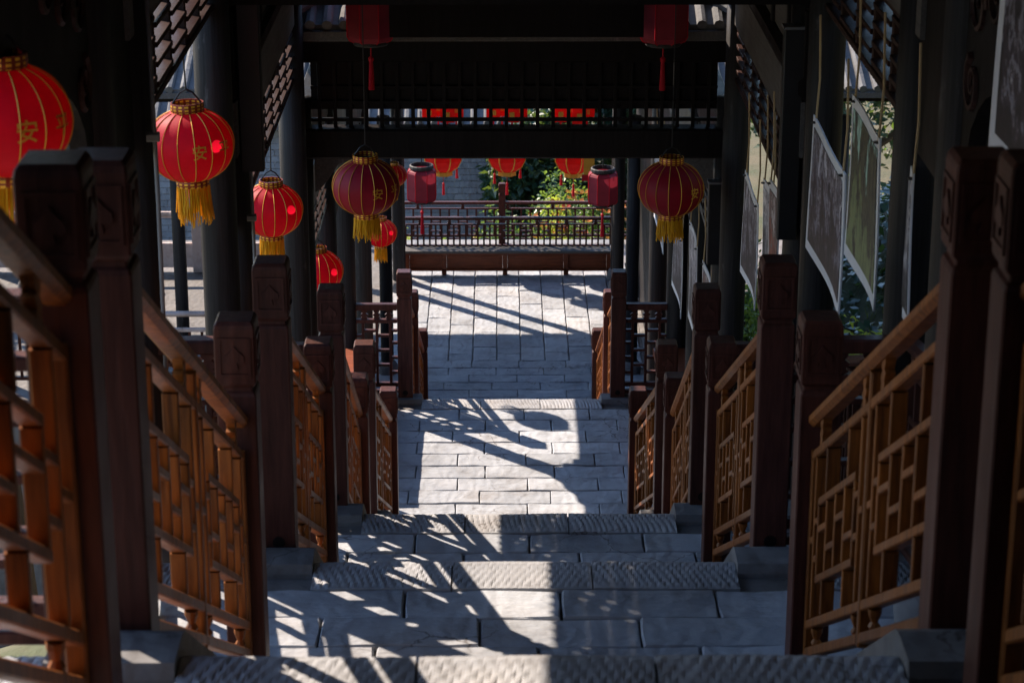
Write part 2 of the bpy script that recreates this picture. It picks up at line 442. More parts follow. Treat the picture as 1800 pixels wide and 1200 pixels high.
def lay_rows(parent, y0, y1, H, x0=-1.42, x1=1.42, along_y=False, phase=0):
    """courses between y0 and y1, counted back from y1"""
    r = random.Random(int(y0*100)); me_i = 0
    if not along_y:
        n = max(1, round((y1-y0)/BD)); bd = (y1-y0)/n
        for j in range(n):
            yc = y1-bd*(j+.5); off = (r.uniform(.35,.65) if (j+phase) % 2 else r.uniform(-.1,.1))*BL
            x = x0-off
            while x < x1:
                a, b = max(x, x0), min(x+BL, x1)
                if b-a > .06:
                    link('brick', BV[r.randrange(6)], V((a+b)/2, yc, z(H)+r.uniform(-.004,.003)), parent,
                         rot=(r.uniform(-.006,.006), r.uniform(-.004,.004), r.uniform(-.003,.003)+(pi if r.random() < .5 else 0)), scale=((b-a-GAP)/(BL-GAP), (bd-GAP)/(BD-GAP), 1))
                x += BL
    else:
        n = round((x1-x0)/.258); w = (x1-x0)/n
        for i in range(n):
            xc = x0+w*(i+.5); y = y0-(r.uniform(.3,.6) if i % 2 else r.uniform(0,.15))*BL
            while y < y1:
                a, b = max(y, y0), min(y+BL, y1)
                if b-a > .06:
                    link('brick', BV[r.randrange(6)], V(xc, (a+b)/2, z(H)+r.uniform(-.003,.003)), parent,
                         rot=(r.uniform(-.004,.004), r.uniform(-.004,.004), pi/2+(pi if r.random() < .5 else 0)), scale=((b-a-.006)/(BL-GAP), (w-.010)/(BD-GAP), 1))
                y += BL
def nosing_mesh(w, seed, slant, xc=0):
    r = random.Random(seed); d = .222; nx = int(w/.0052); ny = 7
    v = []; f = []; ph = r.uniform(0, 6)
    for j in range(ny+1):
        y = -d/2+d*j/ny
        for i in range(nx+1):
            x = -w/2+w*i/nx
            t = (x+slant*y+.006*sin(18*y+seed)+.004*sin(31*x+ph))/.0262
            e = 1 if 0 < j < ny else .35
            g = abs(sin(pi*t))**.7
            k = int(math.floor(t)); rr = random.Random(k*31+seed)
            amp = (.0042+.0058*rr.random())*e*(.84+.16*sin(y*40+rr.random()*6))
            amp *= (.45+.55*min(1, abs(xc+x)/.62))*(.72+.4*sin(7*x+ph)*sin(19*y+2*ph)+.28)
            hz = amp*(g-.6)-(.006 if j == ny else 0)+.002*sin(9*x+ph)
            v.append((x, y, hz))
    for j in range(ny):
        for i in range(nx): a = j*(nx+1)+i; f.append((a, a+1, a+nx+2, a+nx+1))
    b0 = len(v)
    for x, y in ((-w/2,-d/2),(w/2,-d/2),(w/2,d/2),(-w/2,d/2)): v.append((x, y, -.012))
    for x, y in ((-w/2,-d/2),(w/2,-d/2),(w/2,d/2),(-w/2,d/2)): v.append((x, y, -.12))
    row0 = [i for i in range(nx+1)]; row1 = [ny*(nx+1)+i for i in range(nx+1)]
    f.append([b0]+[b0+1]+row0[::-1]); f.append([b0+2, b0+3]+row1)
    f += [(b0+3, b0, 0, ny*(nx+1)), (b0+1, b0+2, ny*(nx+1)+nx, nx)]
    f += [(b0,b0+4,b0+5,b0+1),(b0+1,b0+5,b0+6,b0+2),(b0+2,b0+6,b0+7,b0+3),(b0+3,b0+7,b0+4,b0)]
    me = bpy.data.meshes.new('nosing_stone'); me.from_pydata([(a*S,b*S,c*S) for a,b,c in v], [], f)
    me.materials.append(M['nosing']); me.update(); return me
def nosing(parent, yedge, H, k):
    for x0, x1 in ((-1.42,-.96),(-.70,-.24),(-.24,.22),(.22,.70),(.96,1.42)):
        w = x1-x0-.006
        link('nosing_stone', nosing_mesh(w, int(k*10+x0*7), .35 if k > .5 else .18, (x0+x1)/2), V((x0+x1)/2, yedge-.113, z(H)+.002), parent)
def landing(name, y0, y1, H, rows=True, tail=None, k=0):
    p = MB().box(-1.45, 1.45, y0-.02, y1-.004, z(H)-.16, z(H)-.018)
    o = p.build(name, M['mortar']); tag(o, kind='structure')
    ye = y1-.23 if k is not None else y1
    if k is not None: nosing(o, y1, H, k)
    if rows:
        if tail: lay_rows(o, y0, tail, H); lay_rows(o, tail, ye, H, along_y=True)
        else: lay_rows(o, y0, ye, H)
    return o
landing('upper_landing', -3.5, .8, .45, k=0)
landing('first_landing', 3.55, 4.09, 2.05, k=1)
landing('second_landing', 6.05, 7.09, 3.21, k=.9)
landing('third_landing', 8.62, 9.64, 4.13, k=.4)
landing('narrow_landing', 11.25, 11.95, 5.15, k=.35)
landing('fourth_landing', 14.25, 17.03, 6.33, k=.3)
landing('terrace', 20.9, 26.9, 8.25, tail=23.36, k=None)
tag(MB().box(-1.45, 1.45, 26.9, 27.9, z(8.25)-.2, z(8.25)).build('terrace_edge', M['step']), kind='structure')
for xa, xb in ((-6.6, -1.455), (1.455, 4.6)):
    tag(MB().box(xa, xb, 22.2, 27.9, z(8.25)-3.2, z(8.25)-.004).build('terrace_wing', M['mortar']), kind='structure')
flights = [(.8,.45,3.55,2.05),(4.09,2.05,6.05,3.21),(7.09,3.21,8.62,4.13),(9.64,4.13,11.25,5.15),(11.95,5.15,14.25,6.33),(17.03,6.33,20.9,8.25)]
for y0, h0, y1, h1 in flights:
    n = round((h1-h0)/.15)
    root = MB().extrude([(y0+.06, z(h0)-.24), (y1+.0, z(h1)-.05), (y1, z(h1)-.3), (y0+.06, z(h0)-.6)], lambda u, v, w: (-1.40+w, u, v), 2.80).build('stair_flight', M['mortar'])
    tag(root, kind='structure')
    for i in range(1, n):
        H = h0+(h1-h0)*i/n; a = y0+(y1-y0)*(i-1)/(n-1); b = y0+(y1-y0)*i/(n-1)
        for xa, xb in ((-1.42,-.955),(-.695,.0),(.004,.695),(.955,1.42)):
            mbx = MB().bar((xa, (a+b)/2-.03, z(H)-.08), (xb, (a+b)/2-.03, z(H)-.08), (b-a)+.05, .16, .06)
            mbx.build('step_stone', M['step'], root)
    # pale side kerbs that carry the railings
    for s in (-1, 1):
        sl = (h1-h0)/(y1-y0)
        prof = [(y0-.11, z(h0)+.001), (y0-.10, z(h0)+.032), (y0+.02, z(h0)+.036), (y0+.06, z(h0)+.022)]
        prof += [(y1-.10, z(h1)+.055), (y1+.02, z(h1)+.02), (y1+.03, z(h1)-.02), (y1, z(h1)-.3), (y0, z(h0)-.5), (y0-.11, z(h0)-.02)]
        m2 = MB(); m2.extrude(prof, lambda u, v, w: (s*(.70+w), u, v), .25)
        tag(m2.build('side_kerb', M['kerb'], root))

# ------------------------------------------------------------------ railings
def newel(parent, X, Y, H, h=1.05, a=.056):
    zb = z(H)
    m_ = MB().square([(a,0),(a,h-.222),(a*.95,h-.212),(a*.84,h-.206),(a*.84,h-.196),(a*.95,h-.190),(a*1.03,h-.182),(a*1.03,h-.022),(a*.99,h-.010),(a*.86,h)], (X, Y, zb), .07)
    o = m_.build('newel_post', M['newel'], parent)
    # carved cap panels: a raised frame with a scroll motif, front, back and inner side
    k = a*1.03; cz = zb+h-.103
    for dx, dy in ((0,-1),(0,1),(-1 if X > 0 else 1,0)):
        def fn(u, v, w, dx=dx, dy=dy):
            return (X+dx*(k+w-.001)+(u if dx == 0 else 0), Y+dy*(k+w-.001)+(u if dy == 0 else 0), cz+v)
        m2 = MB(); q = k*.80; r = .058
        for (u0,u1,v0,v1) in ((-q,q,r-.009,r),(-q,q,-r,-r+.009),(-q,-q+.008,-r+.009,r-.009),(q-.008,q,-r+.009,r-.009)):
            m2.extrude([(u0,v0),(u1,v0),(u1,v1),(u0,v1)], fn, .005)
        spade = [(0,.034),(.012,.018),(.026,.006),(.028,-.010),(.018,-.018),(.006,-.014),(.010,-.034),(-.010,-.034),(-.006,-.014),(-.018,-.018),(-.028,-.010),(-.026,.006),(-.012,.018)]
        m2.extrude(spade, fn, .006)
        m2.build('carved_panel', M['newel'], o)
    # round plug near the foot
    m3 = MB(); n = 14
    m3.extrude([(.021*cos(2*pi*i/n), .021*sin(2*pi*i/n)) for i in range(n)], lambda u, v, w: (X+u, Y-a-w+.001, zb+.075+v), .004)
    m3.build('plug', M['dark'], o)
    return o
def vase(fn, t, h=.075):
    out = [(-.012,0),(-.026,.008),(-.016,.02),(-.030,.036),(-.012,.050),(-.022,.062),(-.024,h),(.024,h),(.022,.062),(.012,.050),(.030,.036),(.016,.02),(.026,.008),(.012,0)]
    return MB().extrude(out, fn, t)
DX = .037
def lattice_panel(parent, X, ya, yb, zline, mat):
    """one sheared lattice panel between ya and yb; zline(y) = height of the flight line"""
    L_ = yb-ya
    def P(u, v): y = ya+L_*u; return (X, y, zline(y)+v)
    def rail(u0, u1, v, h, w=DX, name='rail'):
        MB().bar(P(u0, v), P(u1, v), w, h, .14, plumb=True).build(name, mat, parent)
    def up(u, v0, v1, t=.018, w=DX, name='bar'):
        MB().bar(P(u, v0), P(u, v1), w, t, .14).build(name, mat, parent)
    e = .014/L_
    rail(0, 1, .715, .030, .038); rail(0, 1, .185, .030, .038); rail(0, 1, .095, .032, .040, 'base_rail')
    t2 = .011/L_
    rail(.17-t2, .83+t2, .555, .026); rail(.17-t2, .83+t2, .318, .026)
    for u in (.17, .335, .5, .665, .83): up(u, .331, .542)
    for u in (.30, .70): up(u, .568, .698); up(u, .202, .305)
    up(.085, .202, .698, .018); up(.915, .202, .698, .018)
    for v in (.50, .385): rail(.085+t2, .17-t2, v, .022); rail(.83+t2, .915-t2, v, .022)
    for v in (.45,): rail(0+e, .085-t2, v, .022); rail(.915+t2, 1-e, v, .022)
    rail(.335+t2, .5-t2, .47, .022); rail(.5+t2, .665-t2, .40, .022); rail(.17+t2, .335-t2, .40, .022); rail(.665+t2, .83-t2, .47, .022)
    for u in (.12, .88):
        y = ya+L_*u
        vase(lambda a, b, w, y=y: (X-.012+w, y+a, zline(y+a)+.731+b), .024, .075).build('carved_vase', mat, parent)
        m_ = MB().lathe([(.011,0),(.016,.012),(.009,.024),(.017,.046),(.017,.058)], 8, (X, y, zline(y)+.111))
        m_.build('turned_foot', mat, parent)
def handrail(parent, X, ya, yb, zline, mat, v=.828):
    MB().bar((X, ya, zline(ya)+v), (X, yb, zline(yb)+v), .060, .046, .30, plumb=True).build('handrail', mat, parent)
spans = [[(.95,.45),(3.77,2.05)], [(4.22,2.13),(6.21,3.21)], [(7.22,3.25),(8.98,4.13)], [(9.70,4.13),(11.3,5.12)], [(11.97,5.17),(14.4,6.33)], [(17.02,6.33),(18.3,6.90),(20.5,7.98)]]
rl = {(0,-1):'orange wooden stair railing cut off by the left picture edge', (0,1):'brown stair railing cut off by the right picture edge',
 (1,-1):'glowing orange lattice stair railing in the left foreground', (1,1):'large brown lattice stair railing in the right foreground',
 (2,-1):'left lattice stair railing behind the glowing orange one', (2,1):'right lattice stair railing just behind the foreground one',
 (3,-1):'left stair railing third from the camera, above the short hidden landing', (3,1):'right stair railing third from the camera, above the short hidden landing',
 (4,-1):'left stair railing ending at the near edge of the sunlit landing', (4,1):'right stair railing ending at the near edge of the sunlit landing',
 (5,-1):'farthest left stair railing leading down to the bench terrace', (5,1):'farthest right stair railing leading down to the bench terrace'}
for i, sp in enumerate(spans):
    for s in (-1, 1):
        X = s*.825
        t_ = thing('stair_railing', (X, sp[0][0], z(sp[0][1])), rl[(i, s)], 'railing', 'stair railings')
        for k, (Y, H) in enumerate(sp):
            newel(t_, X, Y, H, {(0,1):1.08, (1,0):1.05, (1,1):1.15}.get((i, k), 1.05))
        for (Ya, Ha), (Yb, Hb) in zip(sp, sp[1:]):
            zl = lambda y, Ya=Ya, Ha=Ha, Yb=Yb, Hb=Hb: z(Ha+(Hb-Ha)*(y-Ya)/(Yb-Ya))
            a, b = Ya+.056, Yb-.056; mid = (a+b)/2
            handrail(t_, X, a, b, zl, M['rail'])
            MB().bar((X, mid, zl(mid)+.077), (X, mid, zl(mid)+.80), .040, .030, .14).build('stile', M['rail'], t_)
            MB().bar((X, a+.016, zl(a)+.02), (X, a+.016, zl(a)+.74), .038, .028, .14).build('stile', M['rail'], t_)
            MB().bar((X, b-.016, zl(b)+.02), (X, b-.016, zl(b)+.74), .038, .028, .14).build('stile', M['rail'], t_)
            lattice_panel(t_, X, a+.031, mid-.018, zl, M['rail'])
            lattice_panel(t_, X, mid+.018, b-.031, zl, M['rail'])
# short cross railings from each upper newel out to the columns
def cross_railing(Y, H, s, label, xa=.885, xb=1.20, n=3, mat=None):
    mat = mat or M['newel']
    t_ = thing('landing_railing', (s*(xa+xb)/2, Y, z(H)), label, 'railing', 'short landing railings')
    zb = z(H); L_ = xb-xa
    def P(u, v): return (s*(xa+L_*u), Y, zb+v)
    def rail(u0, u1, v, h, w=.036, name='rail'): MB().bar(P(u0, v), P(u1, v), w, h, .14).build(name, mat, t_)
    def up(u, v0, v1, t=.020): MB().bar(P(u, v0), P(u, v1), .036, t, .14, side=(0,1,0)).build('bar', mat, t_)
    rail(0, 1, .755, .050, .062, 'handrail'); rail(0, 1, .64, .030, .044); rail(0, 1, .12, .034, .044); rail(0,1,.06,.03,.044)
    for k in range(n):
        u = (k+.5)/n
        up(u, .135, .625)
    for k in range(n+1):
        u0 = max(0, (k-.5)/n+.035); u1 = min(1, (k+.5)/n-.035)
        for v in ((.52,.40,.28) if k % 2 else (.56,.46,.34,.22)): rail(u0, u1, v, .020)
    for u in (.2, .5, .8):
        c = xa+L_*u
        vase(lambda a, b, w, c=c: (s*(c+a), Y-.012+w, zb+.655+b), .024, .075).build('carved_vase', mat, t_)
for nm, Y, H, tl in (('A',4.22,2.13,'beside the nearest newel posts'), ('B',7.22,3.25,'beside the second newel posts'), ('C',9.72,4.13,'beside the third newel posts'), ('D',17.04,6.33,'at the far edge of the sunlit landing')):
    for s in (-1, 1):
        cross_railing(Y, H, s, ('left' if s < 0 else 'right')+' short brown railing to the column '+tl)

# outer railings between the gallery columns
for s in (-1, 1):
    for q, (Ya, Yb, txt) in enumerate(((7.45,9.40,'first frieze'), (10.20,12.90,'second frieze'), (13.55,15.10,'third frieze'))):
        X = s*1.285
        t_ = thing('outer_railing', (X, Ya, z(floorH(Ya))), ('left' if s < 0 else 'right')+' outer lattice railing between the columns of the '+txt+' bay', 'railing', 'outer railings between the columns')
        ha, hb = floorH(Ya), floorH(Yb)
        zl = lambda y, Ya=Ya, Yb=Yb, ha=ha, hb=hb: z(ha+(hb-ha)*(y-Ya)/(Yb-Ya))
        handrail(t_, X, Ya, Yb, zl, M['newel'], .80)
        mid = (Ya+Yb)/2
        MB().bar((X, mid, zl(mid)+.077), (X, mid, zl(mid)+.77), .045, .034, .14).build('stile', M['newel'], t_)
        lattice_panel(t_, X, Ya+.01, mid-.018, zl, M['newel']); lattice_panel(t_, X, mid+.018, Yb-.01, zl, M['newel'])

for s in (-1, 1):
    for Ya, Yb, txt in ((6.69,7.26,'first'), (9.59,10.01,'second')):
        X = s*1.285
        t_ = thing('gap_railing', (X, Ya, z(floorH(Ya))), ('left' if s < 0 else 'right')+' narrow lattice railing between the twin columns of the '+txt+' pair', 'railing', 'narrow railings between twin columns')
        ha, hb = floorH(Ya), floorH(Yb)
        zl = lambda y, Ya=Ya, Yb=Yb, ha=ha, hb=hb: z(ha+(hb-ha)*(y-Ya)/(Yb-Ya))
        handrail(t_, X, Ya, Yb, zl, M['newel'], .80); lattice_panel(t_, X, Ya, Yb, zl, M['newel'])

# ------------------------------------------------------------------ the timber gallery, stepping down in sections
CX = 1.275
def column(parent, X, Y, H0, H1, r=.078):
    zb, zt = z(H0), z(H1)
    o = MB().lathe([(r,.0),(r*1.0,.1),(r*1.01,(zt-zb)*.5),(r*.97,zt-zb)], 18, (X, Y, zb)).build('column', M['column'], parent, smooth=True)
    MB().lathe([(r*1.05,-.30),(r*1.5,-.02),(r*1.62,.05),(r*1.5,.10),(r*1.15,.13)], 18, (X, Y, zb)).build('stone_base', M['kerb'], o, smooth=True)
    return o
def frieze(parent, s, Y1, Y2, Hb, Ht, single=True, step=.42):
    X = s*CX; zb, zt = z(Hb), z(Ht)
    fr = MB()
    fr.bar((X, Y1, zb+.014), (X, Y2, zb+.014), .05, .028, .14); fr.bar((X, Y1, zt-.014), (X, Y2, zt-.014), .05, .028, .14)
    y = Y1+.05
    while y < Y2-.03:           # row of small beads along the lower edge
        fr.lathe([(.004,0),(.012,-.008),(.010,-.020),(.003,-.028)], 6, (X, y, zb)); y += .06
    fo = fr.build('frieze', M['lattice'], parent)
    n = max(2, round((Y2-Y1)/step)); st = (Y2-Y1)/n; jn = MB()
    for k in range(1, n):
        y = Y1+st*k
        b = MB() if single else jn
        b.bar((X, y, zb+.028), (X, y, zt-.028), .036, .030, .12)
        if single: b.build('upright', M['lattice'], fo)
    m = max(2, round((zt-zb)/.078))
    for k in range(n):
        for j in range(m):
            v = zb+.028+(zt-zb-.056)*(j+(.30 if k % 2 else .75))/m
            if v > zt-.04: continue
            b = MB() if single else jn
            b.bar((X, Y1+st*k+.018, v), (X, Y1+st*(k+1)-.018, v), .052, .020, .12)
            if single: b.build('crosspiece', M['lattice'], fo)
    if not single:
        tag(jn.build('lattice', M['lattice'], fo), kind='stuff')
    return fo
def beam(parent, p0, p1, w, h, mat='dark', name='beam'):
    return MB().bar(p0, p1, w, h, .08).build(name, M[mat], parent)
def gable_roof(parent, Y1, Y2, He, Hr, ov=1.66, tiles=False):
    """two slabs and gable boards, ridge along Y"""
    mb = MB(); ze, zr = z(He), z(Hr); t = .07
    for s in (-1, 1):
        mb.extrude([(0, zr), (s*ov, ze-.10), (s*ov, ze-.10+t), (0, zr+t)], lambda u, v, w: (u, Y1+w, v), Y2-Y1)
    ro = mb.build('roof', M['tile'], parent)
    n = int((Y2-Y1)/.17); L_ = sqrt(ov*ov+(zr-ze+.1)**2)
    for s in (-1, 1):
        for k in range(n):
            y = Y1+.08+(Y2-Y1-.16)*k/max(1, n-1)
            MB().tube([(s*.03, y, zr+t+.012), (s*ov*.5, y, (zr+ze-.1)/2+t+.006), (s*(ov+.02), y, ze-.10+t+.012)], .038, 6).build('tile_row', M['tile'], ro)
    MB().bar((0, Y1-.03, zr+t+.05), (0, Y2+.03, zr+t+.05), .11, .14, .2).build('ridge', M['tile'], ro)
    for y in (Y1+.10, Y2-.10):
        MB().extrude([(-ov+.15, ze-.02), (ov-.15, ze-.02), (0, zr-.02)], lambda u, v, w: (u, y-.02+w, v), .04).build('gable_board', M['dark'], parent)
    # rafters under the slabs
    n = int((Y2-Y1)/.5)
    for s in (-1, 1):
        for k in range(n):
            y = Y1+.25+(Y2-Y1-.5)*k/max(1, n-1)
            MB().bar((s*.05, y, zr-.04), (s*(ov-.04), y, ze-.135), .05, .06, .1).build('rafter', M['dark'], parent)
def section(label, cols, Y1, Y2, Hf, hf=.33, hp=.25, ridge=.78, single=True, friezes=True, roof=True, tie=True, ov=1.66, hb_=.40):
    g = thing('gallery_section', (0, (Y1+Y2)/2, z(floorH((Y1+Y2)/2))), label, 'gallery', 'stepped roof sections of the timber gallery')
    He = Hf-hf-hp-.07-hb_
    for Y in cols:
        for s in (-1, 1): column(g, s*CX, Y, floorH(Y), He+.05)
    for s in (-1, 1):
        bays = list(zip(cols, cols[1:])) if len(cols) > 1 else [(Y1, Y2)]
        for a, b in bays:
            if b-a < .7: continue
            if friezes: frieze(g, s, a+.07, b-.07, Hf, Hf-hf, single)
        MB().bar((s*CX, Y1, z(Hf-hf-hp/2)), (s*CX, Y2, z(Hf-hf-hp/2)), .075, hp, .06).build('eave_beam', M['plank'], g)
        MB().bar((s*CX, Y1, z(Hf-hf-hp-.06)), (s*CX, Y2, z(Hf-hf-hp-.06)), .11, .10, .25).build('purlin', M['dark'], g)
        if hb_ > .1:
            nb = max(2, round((Y2-Y1)/.7))
            for k in range(nb):
                ya, yb = Y1+(Y2-Y1)*k/nb, Y1+(Y2-Y1)*(k+1)/nb
                MB().box(s*CX-.02, s*CX+.02, ya+.025, yb-.025, z(Hf-hf-hp-.115), z(Hf-hf-hp-hb_)).build('upper_board', M['plank'], g)
                MB().bar((s*CX, ya+.02, z(Hf-hf-hp-.11)), (s*CX, ya+.02, z(Hf-hf-hp-hb_)), .07, .045, .1).build('upper_stud', M['dark'], g)
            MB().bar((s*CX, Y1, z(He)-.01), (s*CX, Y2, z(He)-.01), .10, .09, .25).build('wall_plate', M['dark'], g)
    if tie:
        for Y in cols:
            beam(g, (-CX, Y, z(He-.38)), (CX, Y, z(He-.38)), .12, .16, name='tie_beam')
            beam(g, (0, Y, z(He-.38)), (0, Y, z(He-ridge+.03)), .10, .10, name='king_post')
    if roof: gable_roof(g, Y1-.18, Y2+.18, He, He-ridge, ov)
    return g
g_up = section('unseen gallery section added behind the camera to cut light from there', [-7.0, -3.2], -7.3, -2.8, -2.2, friezes=False)  # out-of-view roof added to keep light off the railings
g_top = section('highest gallery section standing over the camera', [-1.2, 2.6], -2.6, 3.1, -.55, friezes=False)
g0 = section('nearest gallery section with carved spandrels on the left column', [3.4, 6.6], 3.3, 6.75, .95, friezes=False)
g1 = section('gallery section with the first pair of lattice friezes', [7.35, 9.5], 7.2, 9.6, 1.81)
g2 = section('gallery section with grey eave planks above the second friezes', [10.1, 13.0], 9.95, 13.1, 2.90)
# boards added to stop sun leaking through gaps between the stepped sections
for g_, Ya, Yb, Ha, Hb in ((g1, 6.68, 7.27, .2, 1.85), (g2, 9.58, 10.02, 1.0, 2.90), (g2, 13.08, 13.37, 1.9, 4.15)):
    for s in (-1, 1):
        MB().bar((s*CX, Ya, z((Ha+Hb)/2)), (s*CX, Yb, z((Ha+Hb)/2)), .04, Hb-Ha, .05).build('added_infill_board', M['dark'], g_)
for g_, Y, Ha, Hb in ((g0, 3.18, -1.5, .48), (g1, 6.95, -.2, 1.15), (g2, 9.78, .7, 1.72), (g2, 13.02, 1.7, 2.40)):  # cross boards above the view, added to block sun between the roofs
    n = 10
    for k in range(n):
        x0, x1 = -1.5+3.0*k/n, -1.5+3.0*(k+1)/n
        MB().box(x0+.003, x1-.003, Y-.015, Y+.015, z(Hb), z(Ha)).build('added_sun_board', M['dark'], g_)
for s in (-1, 1):
    MB().bar((s*CX, 3.3, z(.64)), (s*CX, 6.75, z(.64)), .05, .16, .05).build('fringe_board', M['dark'], g0)
# unseen side boards added to the two upper sections to cut bounced light
for g_, Ya, Yb in ((g_up, -7.2, -2.9), (g_top, -2.55, 3.25)):
    nb = round((Yb-Ya)/.30)
    for s in (-1, 1):
        for k in range(nb):
            ya, yb = Ya+(Yb-Ya)*k/nb, Ya+(Yb-Ya)*(k+1)/nb
            MB().box(s*1.40-.02, s*1.40+.02, ya+.004, yb-.004, z(floorH((ya+yb)/2)+.3), z(-1.55 if Ya > -4 else -3.2)).build('added_side_board', M['dark'], g_)
# carved spandrels on the near side of the first columns
def spandrel(parent, s, Y, H, ln=1.25, ht=.78):
    X = s*CX
    curve = [(0,0)]
    N = 14
    out = [(0, -ht)]
    for i in range(N+1):
        a = (pi/2)*i/N
        out.append((ln*(1-cos(a))*1.0+.03, -ht+ht*.93*sin(a)))
    out.append((ln+.03, 0)); out.append((0, 0))
    fn = lambda u, v, w: (X-.025+w, Y-.07-u, z(H)+v)
    # concave bracket: thick at the column, thin at the beam
    prof = [(0, -ht), (.05, -ht)]
    for i in range(1, N+1):
        q_ = i/N
        prof.append((.05+(ln-.05)*q_, -ht+(ht-.16)*q_**.48+.025*sin(q_*pi*3)))
    prof += [(ln, 0), (0, 0)]
    sp = MB().extrude(prof, fn, .05).build('spandrel', M['dark'], parent)
    # carved scrolls standing proud of the board
    for k, (cu, cv, r0) in enumerate(((.17,-.22,.12),(.40,-.16,.10),(.14,-.46,.085),(.62,-.10,.065))):
        for fs in (-1, 1):
            pts = []
            for i in range(26):
                a = i*.42+k; r = r0*(1-i/30)
                pts.append((X+fs*.03, Y-.07-(cu+r*cos(a)), z(H)+cv+r*sin(a)))
            MB().tube(pts, [.013-.0003*i for i in range(26)], 5).build('scroll', M['lattice'], sp)
for s in (-1, 1): spandrel(g0, s, 6.6, .98)

# the pavilion over the sunlit landing
gp = thing('landing_pavilion', (0, 16.2, z(6.33)), 'dark timber pavilion with tiled front eave over the sunlit landing', 'pavilion')
for Y in (13.45, 15.2, 17.05, 19.2):
    for s in (-1, 1): column(gp, s*CX, Y, floorH(Y), 3.1)
for s in (-1, 1):
    frieze(gp, s, 13.53, 15.12, 4.23, 3.90, False)
    for ya, yb in ((15.28, 16.97), (17.13, 19.12)):
        MB().bar((s*CX, ya, z(4.355)), (s*CX, yb, z(4.355)), .06, .31, .05).build('drop_board', M['dark'], gp)
        for yy, dr in ((ya, 1), (yb, -1)):
            fb = lambda u, v, w: (s*CX-.02+w, yy+dr*u, z(4.51)+v)
            MB().extrude([(0,0),(.34,0),(.30,-.05),(.20,-.06),(.15,-.13),(.07,-.15),(.03,-.22),(0,-.24)], fb, .04).build('corner_bracket', M['dark'], gp)
    MB().bar((s*CX, 13.3, z(3.78)), (s*CX, 15.2, z(3.78)), .075, .24, .06).build('eave_beam', M['plank'], gp)
    MB().bar((s*CX, 15.2, z(3.98)), (s*CX, 19.3, z(3.98)), .075, .44, .06).build('eave_beam', M['plank'], gp)
    MB().bar((s*CX, 13.3, z(3.40)), (s*CX, 19.3, z(3.40)), .09, .40, .06).build('purlin', M['dark'], gp)
    # tan corner bracket under the front beam
    fn = lambda u, v, w: (s*(CX-.08-u), 13.52+w, z(3.46)+v)
    MB().extrude([(0,0),(.30,0),(.24,-.04),(.14,-.07),(.08,-.16),(.03,-.22),(0,-.24)], fn, .05).build('corner_bracket', M['plank'], gp)
beam(gp, (-CX, 13.45, z(3.37)), (CX, 13.45, z(3.37)), .14, .18, name='front_beam')
beam(gp, (-CX, 13.45, z(2.78)), (CX, 13.45, z(2.78)), .16, .20, name='front_beam')
# front transom lattice between the two beams
xs_ = [-1.15+.092*i for i in range(26)]
for i, x in enumerate(xs_):
    MB().bar((x, 13.45, z(3.28)), (x, 13.45, z(2.88)), .030, .022, .1, side=(0,1,0)).build('transom_bar', M['dark'], gp)
for v in (3.235, 3.13, 3.04):
    MB().bar((-1.2, 13.45, z(v)), (1.2, 13.45, z(v)), .028, .02, .1).build('transom_rail', M['dark'], gp)
MB().box(-1.2, 1.2, 13.46, 13.49, z(3.175), z(2.88)).build('transom_board', M['dark'], gp)
for Y in (15.2, 17.05, 19.2): beam(gp, (-CX, Y, z(3.35)), (CX, Y, z(3.35)), .14, .2, name='tie_beam')
# hipped tiled roof: the front slope faces the camera
ro = MB()
ev, rf = z(2.66), z(2.30)
hw = 1.30; YF, YB = 13.10, 20.6
mid = (YF+.9, YB-.9)
t = .06
ro.add([(-hw-.02,YF,ev),(hw+.02,YF,ev),(.55,mid[0],rf),(-.55,mid[0],rf),(-hw-.02,YF,ev+t),(hw+.02,YF,ev+t),(.55,mid[0],rf+t),(-.55,mid[0],rf+t)],
       [(0,1,2,3),(4,5,6,7),(0,1,5,4),(1,2,6,5),(2,3,7,6),(3,0,4,7)])
for s in (-1, 1):
    ro.add([(s*(hw+.02),YF,ev),(s*1.66,YB,z(3.1)),(s*.55,mid[1],rf),(s*.55,mid[0],rf),(s*(hw+.02),YF,ev+t),(s*1.66,YB,z(3.1)+t),(s*.55,mid[1],rf+t),(s*.55,mid[0],rf+t)],
           [(0,1,2,3),(4,5,6,7),(0,1,5,4),(1,2,6,5),(2,3,7,6),(3,0,4,7)])
ro.add([(-.55,mid[0],rf+.02),(.55,mid[0],rf+.02),(.55,mid[1],rf+.02),(-.55,mid[1],rf+.02)], [(0,1,2,3)])
ro.add([(-1.66,YB,z(3.1)),(1.66,YB,z(3.1)),(.55,mid[1],rf),(-.55,mid[1],rf)], [(0,1,2,3)])
ro = ro.build('roof', M['tile'], gp)
for i in range(27):
    x = -1.26+2.52*i/26
    k = min(1, max(.0, (hw-abs(x))/(hw-.55))) if abs(x) > .55 else 1
    if k < .08: continue
    y1 = YF+(mid[0]-YF)*k; z1 = ev+(rf-ev)*k
    MB().tube([(x, YF-.03, ev+t+.004), (x, y1, z1+t+.004)], .030, 8).build('tile_row', M['tile'], ro)
for s in (-1, 1):
    MB().tube([(s*(hw+.03), YF-.04, ev+t+.05), (s*.95, YF+.42, (ev+rf)/2+t+.03), (s*.55, mid[0], rf+t+.05)], [.045,.05,.055], 8).build('hip_ridge', M['tile'], ro)
MB().bar((-hw-.04, YF-.01, ev+.0), (hw+.04, YF-.01, ev+.0), .05, .06, .1).build('eave_fascia', M['plank'], gp)
for s in (-1,1): MB().bar((s*(hw+.02), YF-.03, ev-.01), (s*(hw+.30), YF+2.0, z(2.9)), .05, .10, .1).build('verge_board', M['rail'], gp)
